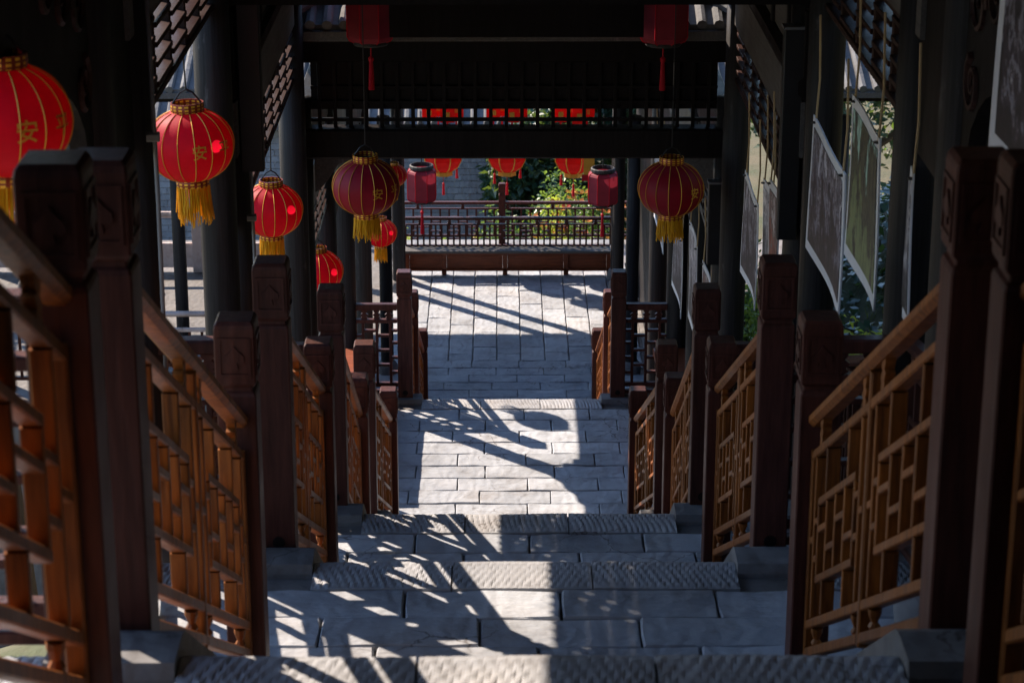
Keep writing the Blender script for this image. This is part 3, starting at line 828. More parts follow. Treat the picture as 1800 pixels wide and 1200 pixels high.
MB().box(-1.2, 1.2, YF+.05, YF+.30, z(2.72), z(2.66)).build('soffit', M['dark'], gp)
# dark board hung in the gable of the section before it
pl = MB().bar((-.70, 12.86, z(2.36)), (.72, 12.86, z(2.36)), .05, .52, .06).build('hanging_board', M['dark'])
tag(pl, 'dark timber board hung high between the two dull red hexagonal lanterns', 'board')

# the gallery across the lowest terrace: its roof runs crosswise
gq = thing('cross_gallery', (-1, 24.4, z(8.25)), 'far cross gallery whose columns flank the terrace with the bench', 'gallery')
for X in (-5.6, -3.4, -CX, CX, 3.4):
    for Y in (23.0, 25.82): column(gq, X, Y, 8.25, 5.5, .068)
for s in (-1, 1): column(gq, s*CX, 26.25, 8.25, 5.5, .066)
QX0, QX1 = -7.0, 5.0
for Y in (23.0, 25.82):
    beam(gq, (QX0+.3, Y, z(5.28)), (QX1-.3, Y, z(5.28)), .12, .12, name='eave_beam')
for X in (-5.6, -3.4, -CX, CX, 3.4): beam(gq, (X, 23.0, z(5.18)), (X, 25.82, z(5.18)), .11, .14, name='tie_beam')
q = MB(); fn = lambda u, v, w: (QX0+w, u, v)
q.extrude([(22.6, z(5.19)), (24.75, z(4.5)), (24.75, z(4.44)), (22.6, z(5.13))], fn, QX1-QX0)
q.extrude([(26.9, z(5.45)), (24.75, z(4.5)), (24.75, z(4.44)), (26.9, z(5.39))], fn, QX1-QX0)
qr = q.build('roof', M['tile'], gq)
n = 84
for k in range(n):
    x = QX0+.06+(QX1-QX0-.12)*k/(n-1)
    MB().tube([(x, 22.56, z(5.125)), (x, 23.7, z(4.75)), (x, 24.75, z(4.425))], .040, 7).build('tile_row', M['tile'], qr)
    MB().tube([(x, 26.94, z(5.385)), (x, 24.75, z(4.425))], .040, 5).build('tile_row', M['tile'], qr)
MB().bar((QX0-.05, 24.75, z(4.36)), (QX1+.05, 24.75, z(4.36)), .13, .20, .2).build('ridge', M['tile'], qr)
MB().bar((QX0, 22.585, z(5.19)), (QX1, 22.585, z(5.19)), .03, .06, .1).build('eave_fascia', M['plank'], gq)
for X in (QX0+.05, QX1-.05): MB().extrude([(22.8, z(5.3)), (26.7, z(5.4)), (24.75, z(4.55))], lambda u, v, w: (X-.02+w, u, v), .04).build('gable_board', M['dark'], gq)

# board screens closing the sides farther down
for s, Ya, Yb in ((-1, 19.3, 22.8), (1, 15.4, 26.6)):
    sc_ = thing('board_screen', (s*1.5, (Ya+Yb)/2, z(8.25)), ('left' if s < 0 else 'right')+' screen of dark upright boards behind the far columns', 'screen')
    nb = round((Yb-Ya)/.28)
    for k in range(nb):
        ya, yb = Ya+(Yb-Ya)*k/nb, Ya+(Yb-Ya)*(k+1)/nb
        MB().box(s*1.52-.015, s*1.52+.015, ya+.004, yb-.004, z(floorH((ya+yb)/2)+.2), z(6.3 if s < 0 else 3.9 if yb < 19 else 5.3)).build('board', M['column'], sc_)
# conduits and small boxes on the columns
for X, Y, H0, H1, lab in ((-1.19, 7.28, 3.0, 1.0, 'thin grey conduit running down the first dark left column'), (-1.19, 10.02, 4.05, 1.9, 'thin grey conduit running down the second left column pair')):
    t_ = thing('conduit', (X, Y, z(H0)), lab, 'pipe')
    MB().tube([(X, Y-.03, z(H0)), (X+.006, Y-.03, z((H0+H1)/2)), (X, Y-.03, z(H1))], .0075, 8).build('pipe', M['pipe'], t_, smooth=True)
    MB().bar((X-.04, Y-.03, z(H0)+.01), (X+.05, Y-.03, z(H0)+.01), .03, .02, .2).build('clamp', M['pipe'], t_)
    MB().bar((X-.02, Y-.03, z(H0)+1.2), (X+.02, Y-.03, z(H0)+1.2), .03, .03, .2).build('clamp', M['pipe'], t_)
for X, Y, H, w_, h_, lab in ((-1.17, 9.95, 2.62, .10, .75, 'narrow dark box fixed to the second left column behind a lantern'), (1.20, 10.0, 2.95, .09, .95, 'narrow dark box fixed to the right column beside the hanging posters'), (1.2, 13.36, 4.1, .09, .5, 'narrow dark box fixed to the third right column')):
    t_ = thing('wall_box', (X, Y, z(H)), lab, 'box')
    MB().bar((X, Y, z(H)), (X, Y, z(H)+h_), w_, .07, .08).build('case', M['metal'], t_)
    MB().bar((X-w_*.56, Y, z(H)+h_+.006), (X+w_*.56, Y, z(H)+h_+.006), .09, .012, .1).build('top_plate', M['pipe'], t_)

# ------------------------------------------------------------------ the bench that closes the terrace, and the railing behind it
bn = thing('bench', (0, 26.5, z(8.25)), 'long red brown panelled bench with lattice back closing the far terrace', 'bench')
zb = z(8.25)
bx0, bx1 = -1.22, 1.22
MB().bar((bx0, 26.50, zb+.285), (bx1, 26.50, zb+.285), .21, .030, .2).build('seat', M['plank'], bn)
MB().bar((bx0, 26.44, zb+.262), (bx1, 26.44, zb+.262), .05, .020, .1).build('apron_rail', M['bench'], bn)
MB().bar((bx0, 26.44, zb+.062), (bx1, 26.44, zb+.062), .05, .026, .1).build('foot_rail', M['bench'], bn)
st_ = [-1.2, -.76, -.035, .69, 1.2]
for x in st_:
    MB().bar((x, 26.44, zb), (x, 26.44, zb+.252), .058, .05, .12, side=(1,0,0)).build('stile', M['bench'], bn)
for a, b in zip(st_, st_[1:]):
    p = MB().box(a+.03, b-.03, 26.447, 26.462, zb+.076, zb+.252).build('panel', M['bench'], bn)
    m2 = MB(); n = 10; c = .03
    x0, x1, z0, z1 = a+.065, b-.065, zb+.10, zb+.232
    for r_ in ((x0,x1,z1-.008,z1),(x0,x1,z0,z0+.008),(x0,x0+.008,z0+.008,z1-.008),(x1-.008,x1,z0+.008,z1-.008)):
        m2.box(r_[0], r_[1], 26.440, 26.4465, r_[2], r_[3])
    m2.build('moulding', M['bench'], p)
def lattice_back(parent, Y, z0, z1, x0, x1, mat, seed, pitch=.085):
    r = random.Random(seed)
    MB().bar((x0, Y, z1), (x1, Y, z1), .06, .034, .2).build('top_rail', mat, parent)
    MB().bar((x0, Y, z0), (x1, Y, z0), .04, .024, .1).build('bottom_rail', mat, parent)
    MB().bar((x0, Y, z1-.075), (x1, Y, z1-.075), .03, .018, .1).build('upper_rail', mat, parent)
    n = int((x1-x0)/pitch)
    for k in range(n+1):
        x = x0+(x1-x0)*k/n
        MB().bar((x, Y, z0+.012), (x, Y, z1-.084), .030, .022, .1, side=(0,1,0)).build('bar', mat, parent)
        if k < n:
            for v in ((.30,.70) if k % 3 else (.5,)):
                if k % 4 == 2: continue
                zz = z0+.012+(z1-z0-.096)*v
                MB().bar((x+.01, Y, zz), (x+(x1-x0)/n-.01, Y, zz), .026, .016, .1).build('crosspiece', mat, parent)
    for k in range(7):
        x = x0+(x1-x0)*(k+.5)/7
        vase(lambda a, b, w, x=x: (x+a, Y-.01+w, z1-.066+b*.7), .02, .075).build('carved_vase', mat, parent)
lattice_back(bn, 26.63, zb+.302, zb+.64, bx0, bx1, M['newel'], 3, .070)
tr = thing('terrace_railing', (0, 27.75, zb), 'brown railing with a single middle post behind the bench', 'railing')
lattice_back(tr, 27.75, zb+.10, zb+.52, -1.95, 1.95, M['newel'], 9, .11)
MB().square([(.042,0),(.042,.62),(.034,.64),(.034,.65),(.046,.67),(.046,.74),(.036,.77)], (-.07, 27.75, zb)).build('post', M['newel'], tr)
for x in (-2.0, 2.0): MB().square([(.042,0),(.042,.62),(.034,.64),(.034,.65),(.046,.67),(.046,.74),(.036,.77)], (x, 27.75, zb)).build('post', M['newel'], tr)
# low panelled benches along the sides of the sunlit landing and the terrace
for s in (-1, 1):
    for y0, y1, H, lab in ((15.30, 16.94, 6.33, 'sunlit landing'),):
        sb = thing('side_bench', (s*1.25, (y0+y1)/2, z(H)), ('left' if s < 0 else 'right')+' low wooden side bench between the columns of the '+lab, 'bench', 'low side benches')
        MB().bar((s*1.22, y0, z(H)+.43), (s*1.22, y1, z(H)+.43), .26, .035, .2).build('seat', M['bench'], sb)
        n = 4
        for k in range(n+1):
            y = y0+.03+(y1-y0-.06)*k/n
            MB().bar((s*1.24, y, z(H)), (s*1.24, y, z(H)+.41), .10, .05, .1).build('leg', M['bench'], sb)
        for k in range(n):
            ya = y0+.03+(y1-y0-.06)*k/n+.026; yb = y0+.03+(y1-y0-.06)*(k+1)/n-.026
            MB().box(s*1.24-.012, s*1.24+.012, ya, yb, z(H)+.04, z(H)+.412).build('panel', M['bench'], sb)

# ------------------------------------------------------------------ lanterns
def glyph(ch):
    cu = bpy.data.curves.new('glyph', 'FONT'); cu.body = ch; cu.size = 1.0; cu.align_x = 'CENTER'; cu.align_y = 'CENTER'
    cu.resolution_u = 2; cu.extrude = 0; cu.offset = 0.012
    ob = bpy.data.objects.new('glyph', cu); C.objects.link(ob)
    dg = bpy.context.evaluated_depsgraph_get()
    me = ob.evaluated_get(dg).to_mesh()
    v = [tuple(p.co) for p in me.vertices]; f = [tuple(p.vertices) for p in me.polygons]
    ob.evaluated_get(dg).to_mesh_clear()
    bpy.data.objects.remove(ob); bpy.data.curves.remove(cu)
    if v:
        cx = (min(p[0] for p in v)+max(p[0] for p in v))/2; cy = (min(p[1] for p in v)+max(p[1] for p in v))/2
        v = [(p[0]-cx, p[1]-cy) for p in v]
    return v, f
GLY = {c: glyph(c) for c in '安平入出'}
def lantern(X, Y, H, R, label, turn=0.0, hang=.3, chars=True, seed=0, red='red', tlen=.86):
    r_ = random.Random(seed)
    zc = z(H); b = R*.84; rc = R*.375
    t_ = thing('red_lantern', (X, Y, zc-b), label, 'lantern', 'round red lanterns')
    zt = b*.9388
    nr, nm = 16, 96
    def rad(v, a):
        q = max(0, 1-(v/b)**2)
        base = R*q**.46
        return max(rc*.98, base*(1-.018*abs(cos(nr/2*(a-turn)))))
    sh = MB(); N = 22
    vs_ = [-zt+2*zt*(.5-.5*cos(pi*j/N)) for j in range(N+1)]
    for v in vs_:
        for k in range(nm):
            a = 2*pi*k/nm; q = rad(v, a); sh.v.append((X+q*cos(a), Y+q*sin(a), zc+v))
    for j in range(N):
        for k in range(nm):
            sh.f.append([j*nm+k, j*nm+(k+1)%nm, (j+1)*nm+(k+1)%nm, (j+1)*nm+k]); sh.m.append(0)
    shell = sh.build('shell', M[red], t_, smooth=True)
    for k in range(nr):
        a = turn+pi/nr+2*pi*k/nr
        MB().tube([(X+(rad(v, a)+.0022)*cos(a), Y+(rad(v, a)+.0022)*sin(a), zc+v) for v in vs_[1:-1]], .0019*R/.165, 4).build('gold_rib', M['gold'], shell)
    def ring(v0, v1, ro_, name, mat='collar'):
        m_ = MB().lathe([(ro_,v0),(ro_*1.03,(v0+v1)/2),(ro_,v1),(ro_*.93,v1),(ro_*.93,v0),(ro_,v0)], 28, (X, Y, zc), cap=False)
        return m_.build(name, M[mat], t_, smooth=False)
    ring(zt-.004, zt+R*.20, rc, 'top_collar'); ring(-zt-R*.16, -zt+.004, rc, 'bottom_collar')
    MB().lathe([(rc*.96,zt+R*.05),(rc*.46,zt+R*.08),(rc*.46,zt+R*.06),(rc*.96,zt+R*.03),(rc*.96,zt+R*.05)], 24, (X, Y, zc), cap=False).build('cap_plate', M['blackcap'], t_)
    # fringe of separate strands
    fr = MB(); n = 120
    for k in range(n):
        a = 2*pi*k/n+r_.uniform(-.03,.03); q = rc*(.95+r_.uniform(-.12,.06)); L_ = R*tlen*r_.uniform(.74,1.10)
        sw = r_.uniform(-.02,.02)*R*3; tw = r_.uniform(-.02,.02)*R*3
        pts = [(X+q*cos(a), Y+q*sin(a), zc-zt-R*.14), (X+q*1.03*cos(a)+sw*.3, Y+q*1.03*sin(a)+tw*.3, zc-zt-R*.14-L_*.5), (X+q*1.04*cos(a)+sw, Y+q*1.04*sin(a)+tw, zc-zt-R*.14-L_)]
        w = R*.014*r_.uniform(.7,1.4)
        fr.tube(pts, [w*.8, w, w*.7], 4)
    fr.build('fringe', M['tassel'], t_)
    # wire hanger and cord
    MB().tube([(X-rc*.93, Y, zc+zt+R*.15), (X-rc*.4, Y, zc+zt+R*.42), (X, Y, zc+zt+R*.5), (X+rc*.4, Y, zc+zt+R*.42), (X+rc*.93, Y, zc+zt+R*.15)], .004, 5).build('hanger', M['metal'], t_)
    MB().tube([(X, Y, zc+zt+R*.5), (X, Y, zc+zt+R*.5+hang)], .0035, 5).build('cord', M['metal'], t_)
    if chars:
        sz = R*.36
        for q_, c in enumerate('安平入出'):
            a0 = turn-pi/2+.30+q_*.66
            gv, gf = GLY[c]
            if not gv: continue
            vv = []
            for (gx, gy) in gv:
                a = a0+gx*sz/R; v = gy*sz+.02*R
                q = rad(v, a)+.0032
                vv.append((X+q*cos(a), Y+q*sin(a), zc+v))
            MB().add(vv, gf).build('gold_character', M['gold'], shell, fixn=False)
    t_.rotation_euler = (r_.uniform(-.03,.03), r_.uniform(-.035,.035), 0)
    return t_
LX = -CX
lantern(LX+.0, 5.45, 1.31, .164, 'largest red lantern with yellow fringe cut by the left edge', .25, .12, seed=1)
lantern(LX, 8.75, 2.205, .170, 'red lantern hanging between the first two dark left columns', .05, .22, seed=2)
lantern(LX-.01, 11.75, 3.31, .165, 'red lantern half hidden behind the second left column', .4, .22, False, seed=3)
lantern(LX, 14.5, 4.5, .165, 'bright red lantern lowest on the left, beside the third column', .35, .12, False, seed=4)
lantern(LX, 18.0, 4.80, .160, 'red lantern mostly hidden behind the dark round lantern left of the opening', .1, .12, False, seed=5)
lantern(-1.18, 20.35, 5.95, .150, 'small bright red lantern among the far left columns', .3, 2.4, False, seed=6)
lantern(LX, 24.9, 6.62, .150, 'small red lantern peeping out right of the dark round lantern', .2, .75, False, seed=7)
lantern(-.845, 12.75, 3.455, .190, 'shaded red round lantern hanging left of the opening under the beam', .12, 1.0, seed=8, tlen=.66, red='shadedred')
lantern(.885, 12.75, 3.47, .186, 'shaded red round lantern hanging right of the opening under the beam', .45, 1.0, seed=9, tlen=.66, red='shadedred')
def hex_lantern(X, Y, H, R, hh, label, tl=.22, hang=.3):
    """eight-sided palace lantern with rounded shoulders; H = middle"""
    zc = z(H); t_ = thing('panel_lantern', (X, Y, zc-hh), label, 'lantern', 'dull red panelled lanterns')
    n = 8; rot = pi/8
    prof = [(.70,-1.0),(.90,-.93),(1.0,-.80),(1.0,.74),(.92,.86),(.72,.95)]
    for k in range(n):
        a0 = 2*pi*k/n+rot; a1 = a0+2*pi/n; m_ = MB()
        pts = []
        for q, v in prof:
            for a in (a0+.02, a1-.02): pts.append((X+q*R*cos(a), Y+q*R*sin(a), zc+v*hh))
        m_.add(pts, [(2*j, 2*j+1, 2*j+3, 2*j+2) for j in range(len(prof)-1)])
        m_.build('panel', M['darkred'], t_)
        MB().tube([(X+q*R*1.01*cos(a0), Y+q*R*1.01*sin(a0), zc+v*hh) for q, v in prof], R*.028, 5).build('frame_rib', M['redtassel'], t_)
    MB().lathe([(R*.74,hh*.93),(R*.80,hh*.99),(R*.80,hh*1.16),(R*.74,hh*1.2),(R*.70,hh*1.2),(R*.70,hh*.94)], 16, (X, Y, zc), cap=False).build('top_rim', M['blackcap'], t_)
    MB().lathe([(R*.70,-hh*1.10),(R*.74,-hh*1.06),(R*.72,-hh*.98),(R*.66,-hh*.98)], 16, (X, Y, zc)).build('bottom_rim', M['blackcap'], t_)
    MB().tube([(X, Y, zc+hh*1.18), (X, Y, zc+hh*1.18+hang)], .005, 5).build('cord', M['metal'], t_)
    b = MB(); b.tube([(X, Y, zc-hh*1.1), (X, Y, zc-hh*1.1-tl*.25)], .004, 5); b.lathe([(.004,0),(.016,-.012),(.014,-.03),(.008,-.035)], 8, (X, Y, zc-hh*1.1-tl*.25))
    for k in range(14):
        a = 2*pi*k/14
        b.tube([(X+.007*cos(a), Y+.007*sin(a), zc-hh*1.1-tl*.33), (X+.015*cos(a), Y+.015*sin(a), zc-hh*1.1-tl)], .003, 4)
    b.build('tassel', M['redtassel'], t_)
    return t_
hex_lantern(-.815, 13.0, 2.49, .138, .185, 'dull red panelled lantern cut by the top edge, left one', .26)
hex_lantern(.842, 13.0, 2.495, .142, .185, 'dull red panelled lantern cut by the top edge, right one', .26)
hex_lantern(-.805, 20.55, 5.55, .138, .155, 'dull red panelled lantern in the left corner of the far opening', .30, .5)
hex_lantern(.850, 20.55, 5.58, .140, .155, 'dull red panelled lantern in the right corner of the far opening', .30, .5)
def palace_lantern(X, Y, H, label):
    """two-tier bright red lantern, faceted body over a small box tier, with tassels"""
    zc = z(H); t_ = thing('palace_lantern', (X, Y, zc-.2), label, 'lantern', 'bright red palace lanterns on the far terrace')
    rot = pi/8; R = .235
    MB().lathe([(R*.45,-.20),(R*.80,-.14),(R,-.05),(R,.10),(R*.82,.17),(R*.50,.20)], 8, (X, Y, zc), rot=rot).build('body', M['brightred'], t_)
    for k in range(8):
        a = 2*pi*k/8+rot
        MB().tube([(X+q*R*1.01*cos(a), Y+q*R*1.01*sin(a), zc+v) for q, v in ((.45,-.20),(.80,-.14),(1,-.05),(1,.10),(.82,.17),(.5,.20))], .007, 5).build('gold_rib', M['gold'], t_)
    MB().lathe([(R*.5,-.25),(R*.5,-.20)], 8, (X, Y, zc), rot=rot).build('foot_band', M['gold'], t_)
    for k in range(4):
        a = pi/2*k+.35; x, y = X+.17*cos(a), Y+.17*sin(a)
        o = MB().box(x-.085, x+.085, y-.085, y+.085, zc+.45, zc+.64).build('top_box', M['brightred'], t_)
        MB().box(x-.03, x+.03, y-.0885, y-.0855, zc+.515, zc+.575).build('gold_square', M['gold'], o)
        MB().bar((x, y, zc+.19), (x, y, zc+.45), .02, .02).build('strut', M['redtassel'], t_)
    MB().bar((X-.26, Y, zc+.245), (X+.26, Y, zc+.245), .03, .03).build('cross_arm', M['redtassel'], t_)
    MB().bar((X, Y-.26, zc+.247), (X, Y+.26, zc+.247), .03, .03).build('cross_arm', M['redtassel'], t_)
    MB().tube([(X, Y, zc+.26), (X, Y, zc+1.35)], .006, 5).build('cord', M['metal'], t_)
    for dx, dy, l in ((0,0,.26),(.16,.1,.2),(-.15,-.08,.22)):
        b = MB(); zz = zc-.24 if dx == 0 else zc-.12
        b.tube([(X+dx, Y+dy, zz), (X+dx, Y+dy, zz-l*.4)], .003, 4); b.lathe([(.003,0),(.016,-.014),(.012,-.034),(.018,-l*.6)], 8, (X+dx, Y+dy, zz-l*.4))
        b.build('tassel', M['redtassel'], t_)
palace_lantern(-.775, 27.1, 6.95, 'left one of three bright red palace lanterns below the far beam')
palace_lantern(-.01, 27.1, 6.95, 'middle one of three bright red palace lanterns below the far beam')
palace_lantern(.79, 27.1, 6.97, 'right one of three bright red palace lanterns below the far beam')
# yellow paper tag hanging with the right palace lantern
pt = thing('paper_tag', (.95, 26.8, z(7.25)), 'yellow paper tag with red lower edge beside the right palace lantern', 'tag')
MB().box(.90, 1.03, 26.79, 26.796, z(7.12), z(6.75)).build('sheet', M['gold'], pt)
MB().box(.88, 1.05, 26.788, 26.798, z(7.20), z(7.12)).build('red_edge', M['redtassel'], pt)

# ------------------------------------------------------------------ posters hung along the right side
PRN = [([(.010,.008,.014),(.04,.03,.045),(.22,.21,.26),(.05,.04,.05),(.50,.48,.55)], (2,3.2,2.2)),
       ([(.17,.21,.09),(.03,.03,.02),(.09,.09,.05),(.02,.02,.015),(.36,.56,.50)], (2,3.4,1.2)),
       ([(.02,.02,.026),(.12,.12,.15),(.42,.41,.46),(.16,.15,.18),(.58,.56,.60)], (2,4,2.2)),
       ([(.10,.015,.012),(.22,.06,.04),(.14,.12,.13),(.05,.03,.03),(.42,.39,.42)], (2,4,2.2))]
def poster(Y0, Y1, Ht, Hb, label, k, X=CX+.015, sag=.012, bow=.014, cords=True):
    t_ = thing('hanging_poster', (X, (Y0+Y1)/2, z(Hb)), label, 'poster', 'posters hung along the right columns')
    def surf(u, v):    # gently bowed sheet
        y = Y0+(Y1-Y0)*u; return V(X+bow*sin(pi*u)*(.4+.6*(1-v))+.005*sin(5*u+3*v+k), y, z(Hb)+(z(Ht)-z(Hb))*v-sag*sin(pi*u)*v*.5)
    def sheet(u0, u1, v0, v1, off, name, mat, par, n=8):
        m_ = MB()
        for side in (0, 1):
            for j in range(n+1):
                for i in range(n+1):
                    p = surf(u0+(u1-u0)*i/n, v0+(v1-v0)*j/n); m_.v.append((p.x+(off[side]), p.y, p.z))
        q = (n+1)**2
        for j in range(n):
            for i in range(n):
                a = j*(n+1)+i
                m_.f.append([a, a+1, a+n+2, a+n+1]); m_.m.append(0)
                m_.f.append([q+a, q+a+n+1, q+a+n+2, q+a+1]); m_.m.append(0)
        edge = [i for i in range(n+1)]+[j*(n+1)+n for j in range(1, n+1)]+[n*(n+1)+i for i in range(n-1, -1, -1)]+[j*(n+1) for j in range(n-1, 0, -1)]
        for a, b in zip(edge, edge[1:]+edge[:1]): m_.f.append([a, b, q+b, q+a]); m_.m.append(0)
        return m_.build(name, mat, par, smooth=False)
    sh = sheet(0, 1, 0, 1, (-.003, .003), 'sheet', M['paper'], t_)
    cols, st = PRN[k % 4]
    sheet(.055, .945, .085, .93, (-.006, -.0035), 'print', printmat('poster_print', cols, k+1, st), sh)
    if cords:
        for u in (.06, .94):
            p = surf(u, 1.0)
            MB().tube([(p.x, p.y, p.z-.015), (p.x+.01, p.y+.01, p.z+.16), (p.x, p.y, p.z+.42)], .0045, 5).build('cord', M['cord'], t_)
            MB().lathe([(.012,-.003),(.012,.003)], 10, (p.x-.006, p.y, p.z-.018)).build('eyelet', M['metal'], t_)
PX = CX-.085
poster(4.6, 5.93, .65, 1.52, 'dark white bordered poster cut by the right picture edge', 0, X=PX+.02, bow=.01)
poster(7.52, 8.20, 1.88, 2.48, 'green and black bordered poster, second from the right behind the newel', 1, X=PX)
poster(7.15, 7.44, 1.90, 2.42, 'narrow sliver of a poster beside the big right column', 2, X=PX+.05)
poster(8.28, 9.22, 2.20, 2.76, 'grey and black poster hanging just right of the second right column', 0, X=PX)
poster(10.15, 10.55, 2.82, 3.45, 'brown poster edge close to the second right column', 3, X=PX)
poster(10.60, 11.0, 2.94, 3.50, 'grey poster in the middle of the second right bay', 2, X=PX+.02)
poster(11.05, 11.72, 3.09, 3.64, 'reddish poster nearest the third right column', 0, X=PX)
poster(13.7, 14.25, 4.35, 4.95, 'plain brown poster in the third right bay', 3, X=PX+.03)
poster(14.35, 15.0, 4.30, 4.98, 'pale grey ink poster in the third right bay', 2, X=PX)
poster(15.6, 16.4, 4.62, 5.20, 'narrow pale edged poster beyond the round lantern on the right', 0, X=PX)
poster(17.5, 18.6, 4.66, 5.30, 'farthest pale edged poster among the right columns', 2, X=PX)

# ------------------------------------------------------------------ railing of the left wing of the terrace
sr = thing('wing_railing', (-3.0, 22.45, z(8.25)), 'sunlit brown newel railing seen between the left columns', 'railing')
for x in (-1.62, -3.02, -4.5, -6.0): newel(sr, x, 22.45, 8.25, 1.12, .048)
for xa, xb in ((-1.67,-2.97),(-3.07,-4.45),(-4.55,-5.95)):
    MB().bar((xa, 22.45, z(8.25)+.83), (xb, 22.45, z(8.25)+.83), .07, .05, .3).build('handrail', M['pinkrail'], sr)  # pale pink puts sunlight into the colour of these upper rails
    MB().bar((xa, 22.45, z(8.25)+.66), (xb, 22.45, z(8.25)+.66), .05, .035, .1).build('rail', M['pinkrail'], sr)
    MB().bar((xa, 22.45, z(8.25)+.14), (xb, 22.45, z(8.25)+.14), .05, .035, .1).build('rail', M['newel'], sr)
    n = 11
    for k in range(n):
        x = xa+(xb-xa)*(k+.5)/n
        MB().bar((x, 22.45, z(8.25)+.15), (x, 22.45, z(8.25)+.65), .035, .026, .1, side=(0,1,0)).build('bar', M['newel'], sr)
br = thing('back_railing', (-4.0, 26.4, z(8.25)), 'pale pink railing at the back of the left terrace wing', 'railing')
for x in (-2.4, -3.7, -5.0, -6.2): MB().square([(.06,0),(.06,.75),(.05,.78),(.05,.80),(.065,.83),(.065,.96),(.04,1.0)], (x, 26.6, z(8.25))).build('post', M['pinkrail'], br)
MB().bar((-2.4, 26.6, z(8.25)+.70), (-6.2, 26.6, z(8.25)+.70), .08, .07, .3).build('handrail', M['pinkrail'], br)
MB().bar((-2.4, 26.6, z(8.25)+.20), (-6.2, 26.6, z(8.25)+.20), .05, .30, .1).build('lower_board', M['pinkrail'], br)

# ------------------------------------------------------------------ grey brick house below the terrace
hs = thing('brick_house', (-4.6, 35.5, z(12.0)), 'low grey brick house with dark tiled roof below the far terrace', 'house')
HY = 34.0; hx0, hx1 = -9.6, .15; ht, hb = 8.15, 12.0
wall = MB().box(hx0, hx1, HY+.012, HY+3.2, z(hb), z(ht)).build('wall', M['housemortar'], hs)
bw, bh, g = .235, .098, .012
bmh = brick_mesh(bw-g, .05, .05, 5, M['housebrick'], 2, 1)
win = (-4.62, -4.28, 9.62, 10.02)
stuff = MB(); unit = bpy.data.meshes.new('wall_brick')
ub = MB().box(-(bw-g)/2, (bw-g)/2, -.012, .02, -(bh-g)/2, (bh-g)/2)
unit.from_pydata([(a*S,b*S,c*S) for a,b,c in ub.v], [], ub.f); unit.materials.append(M['housebrick']); unit.update()
nrow = int((hb-ht)/bh); rr = random.Random(4); cnt = 0
for j in range(nrow):
    H = ht+bh*(j+.5); off = (j % 2)*bw/2
    for i in range(int((hx1-hx0)/bw)+1):
        x = hx0+bw*(i+.5)+off-bw/2
        if x-bw/2 < hx0-.01 or x+bw/2 > hx1+.01: continue
        if win[0]-.16 < x < win[1]+.16 and win[2]-.08 < H < win[3]+.08: continue
        u, v = px(x, HY, H)
        vis = (30 < u < 180 and 185 < v < 300) or (265 < u < 310 and 290 < v < 500) or (705 < u < 880 and 255 < v < 360)
        if vis and cnt < 300:
            link('brick', unit, V(x, HY+rr.uniform(-.003,.002), z(H)), wall); cnt += 1
        else:
            e = rr.uniform(-.003,.002)
            stuff.box(x-(bw-g)/2, x+(bw-g)/2, HY-.012+e, HY+.02, z(H)-(bh-g)/2, z(H)+(bh-g)/2)
tag(stuff.build('brick_courses', M['housebrick'], wall, fixn=False), kind='stuff')
wn = MB().box(win[0], win[1], HY-.01, HY+.011, z(win[3]), z(win[2])).build('window', M['metal'], hs)
for k in range(5):
    x = win[0]+(win[1]-win[0])*k/4
    MB().box(x-.012, x+.012, HY-.03, HY-.0105, z(win[3]), z(win[2])).build('window_bar', M['dark'], wn)
for k in range(6):
    h = win[2]+(win[3]-win[2])*k/5
    MB().box(win[0], win[1], HY-.026, HY-.0115, z(h)-.01, z(h)+.01).build('window_bar', M['dark'], wn)
rf_ = MB().extrude([(HY-.35, z(ht)-.02), (HY+1.6, z(ht)+.85), (HY+3.6, z(ht)-.02), (HY+3.6, z(ht)-.10), (HY+1.6, z(ht)+.77), (HY-.35, z(ht)-.10)], lambda u, v, w: (hx0-.2+w, u, v), hx1-hx0+.4).build('roof', M['tile'], hs)
for k in range(52):
    x = hx0-.15+(hx1-hx0+.3)*k/51
    MB().tube([(x, HY-.37, z(ht)+.0), (x, HY+1.6, z(ht)+.88)], .045, 6).build('tile_row', M['tile'], rf_)
MB().bar((hx0-.2, HY+1.6, z(ht)+.93), (hx1+.2, HY+1.6, z(ht)+.93), .12, .18, .2).build('ridge', M['tile'], rf_)

# ------------------------------------------------------------------ plants
def foliage(mb, c, rad, n, size, r, clumps=9, flat=.5, aspect=.55):
    c = Vector(c); cl = []
    for _ in range(clumps):
        d = V(r.gauss(0,1), r.gauss(0,1), r.gauss(0,1)).normalized()*r.uniform(.35,.95)
        cl.append((V(c.x+d.x*rad[0], c.y+d.y*rad[1], c.z+d.z*rad[2]), r.uniform(.30,.55)))
    for _ in range(n):
        cc, k = r.choice(cl)
        d = V(r.gauss(0,1), r.gauss(0,1), r.gauss(0,1)).normalized()*(r.random()**.4)*k
        p = V(cc.x+d.x*rad[0], cc.y+d.y*rad[1], cc.z+d.z*rad[2])
        s = size*r.uniform(.6,1.35)
        a = V(r.gauss(0,1), r.gauss(0,1), r.gauss(-.2,.7)).normalized()
        nrm = V(r.gauss(0,.7), r.gauss(0,.7), 1).normalized()
        b = nrm.cross(a)
        if b.length < .01: continue
        b.normalize(); up = a.cross(b)
        tip = p+a*s; m1 = p+a*s*.45+b*s*aspect*.5+up*s*.06; m2 = p+a*s*.45-b*s*aspect*.5+up*s*.06
        o = len(mb.v); mb.v += [tuple(p), tuple(m1), tuple(tip-up*s*.10), tuple(m2)]
        mb.f.append([o, o+1, o+2, o+3]); mb.m.append(0)
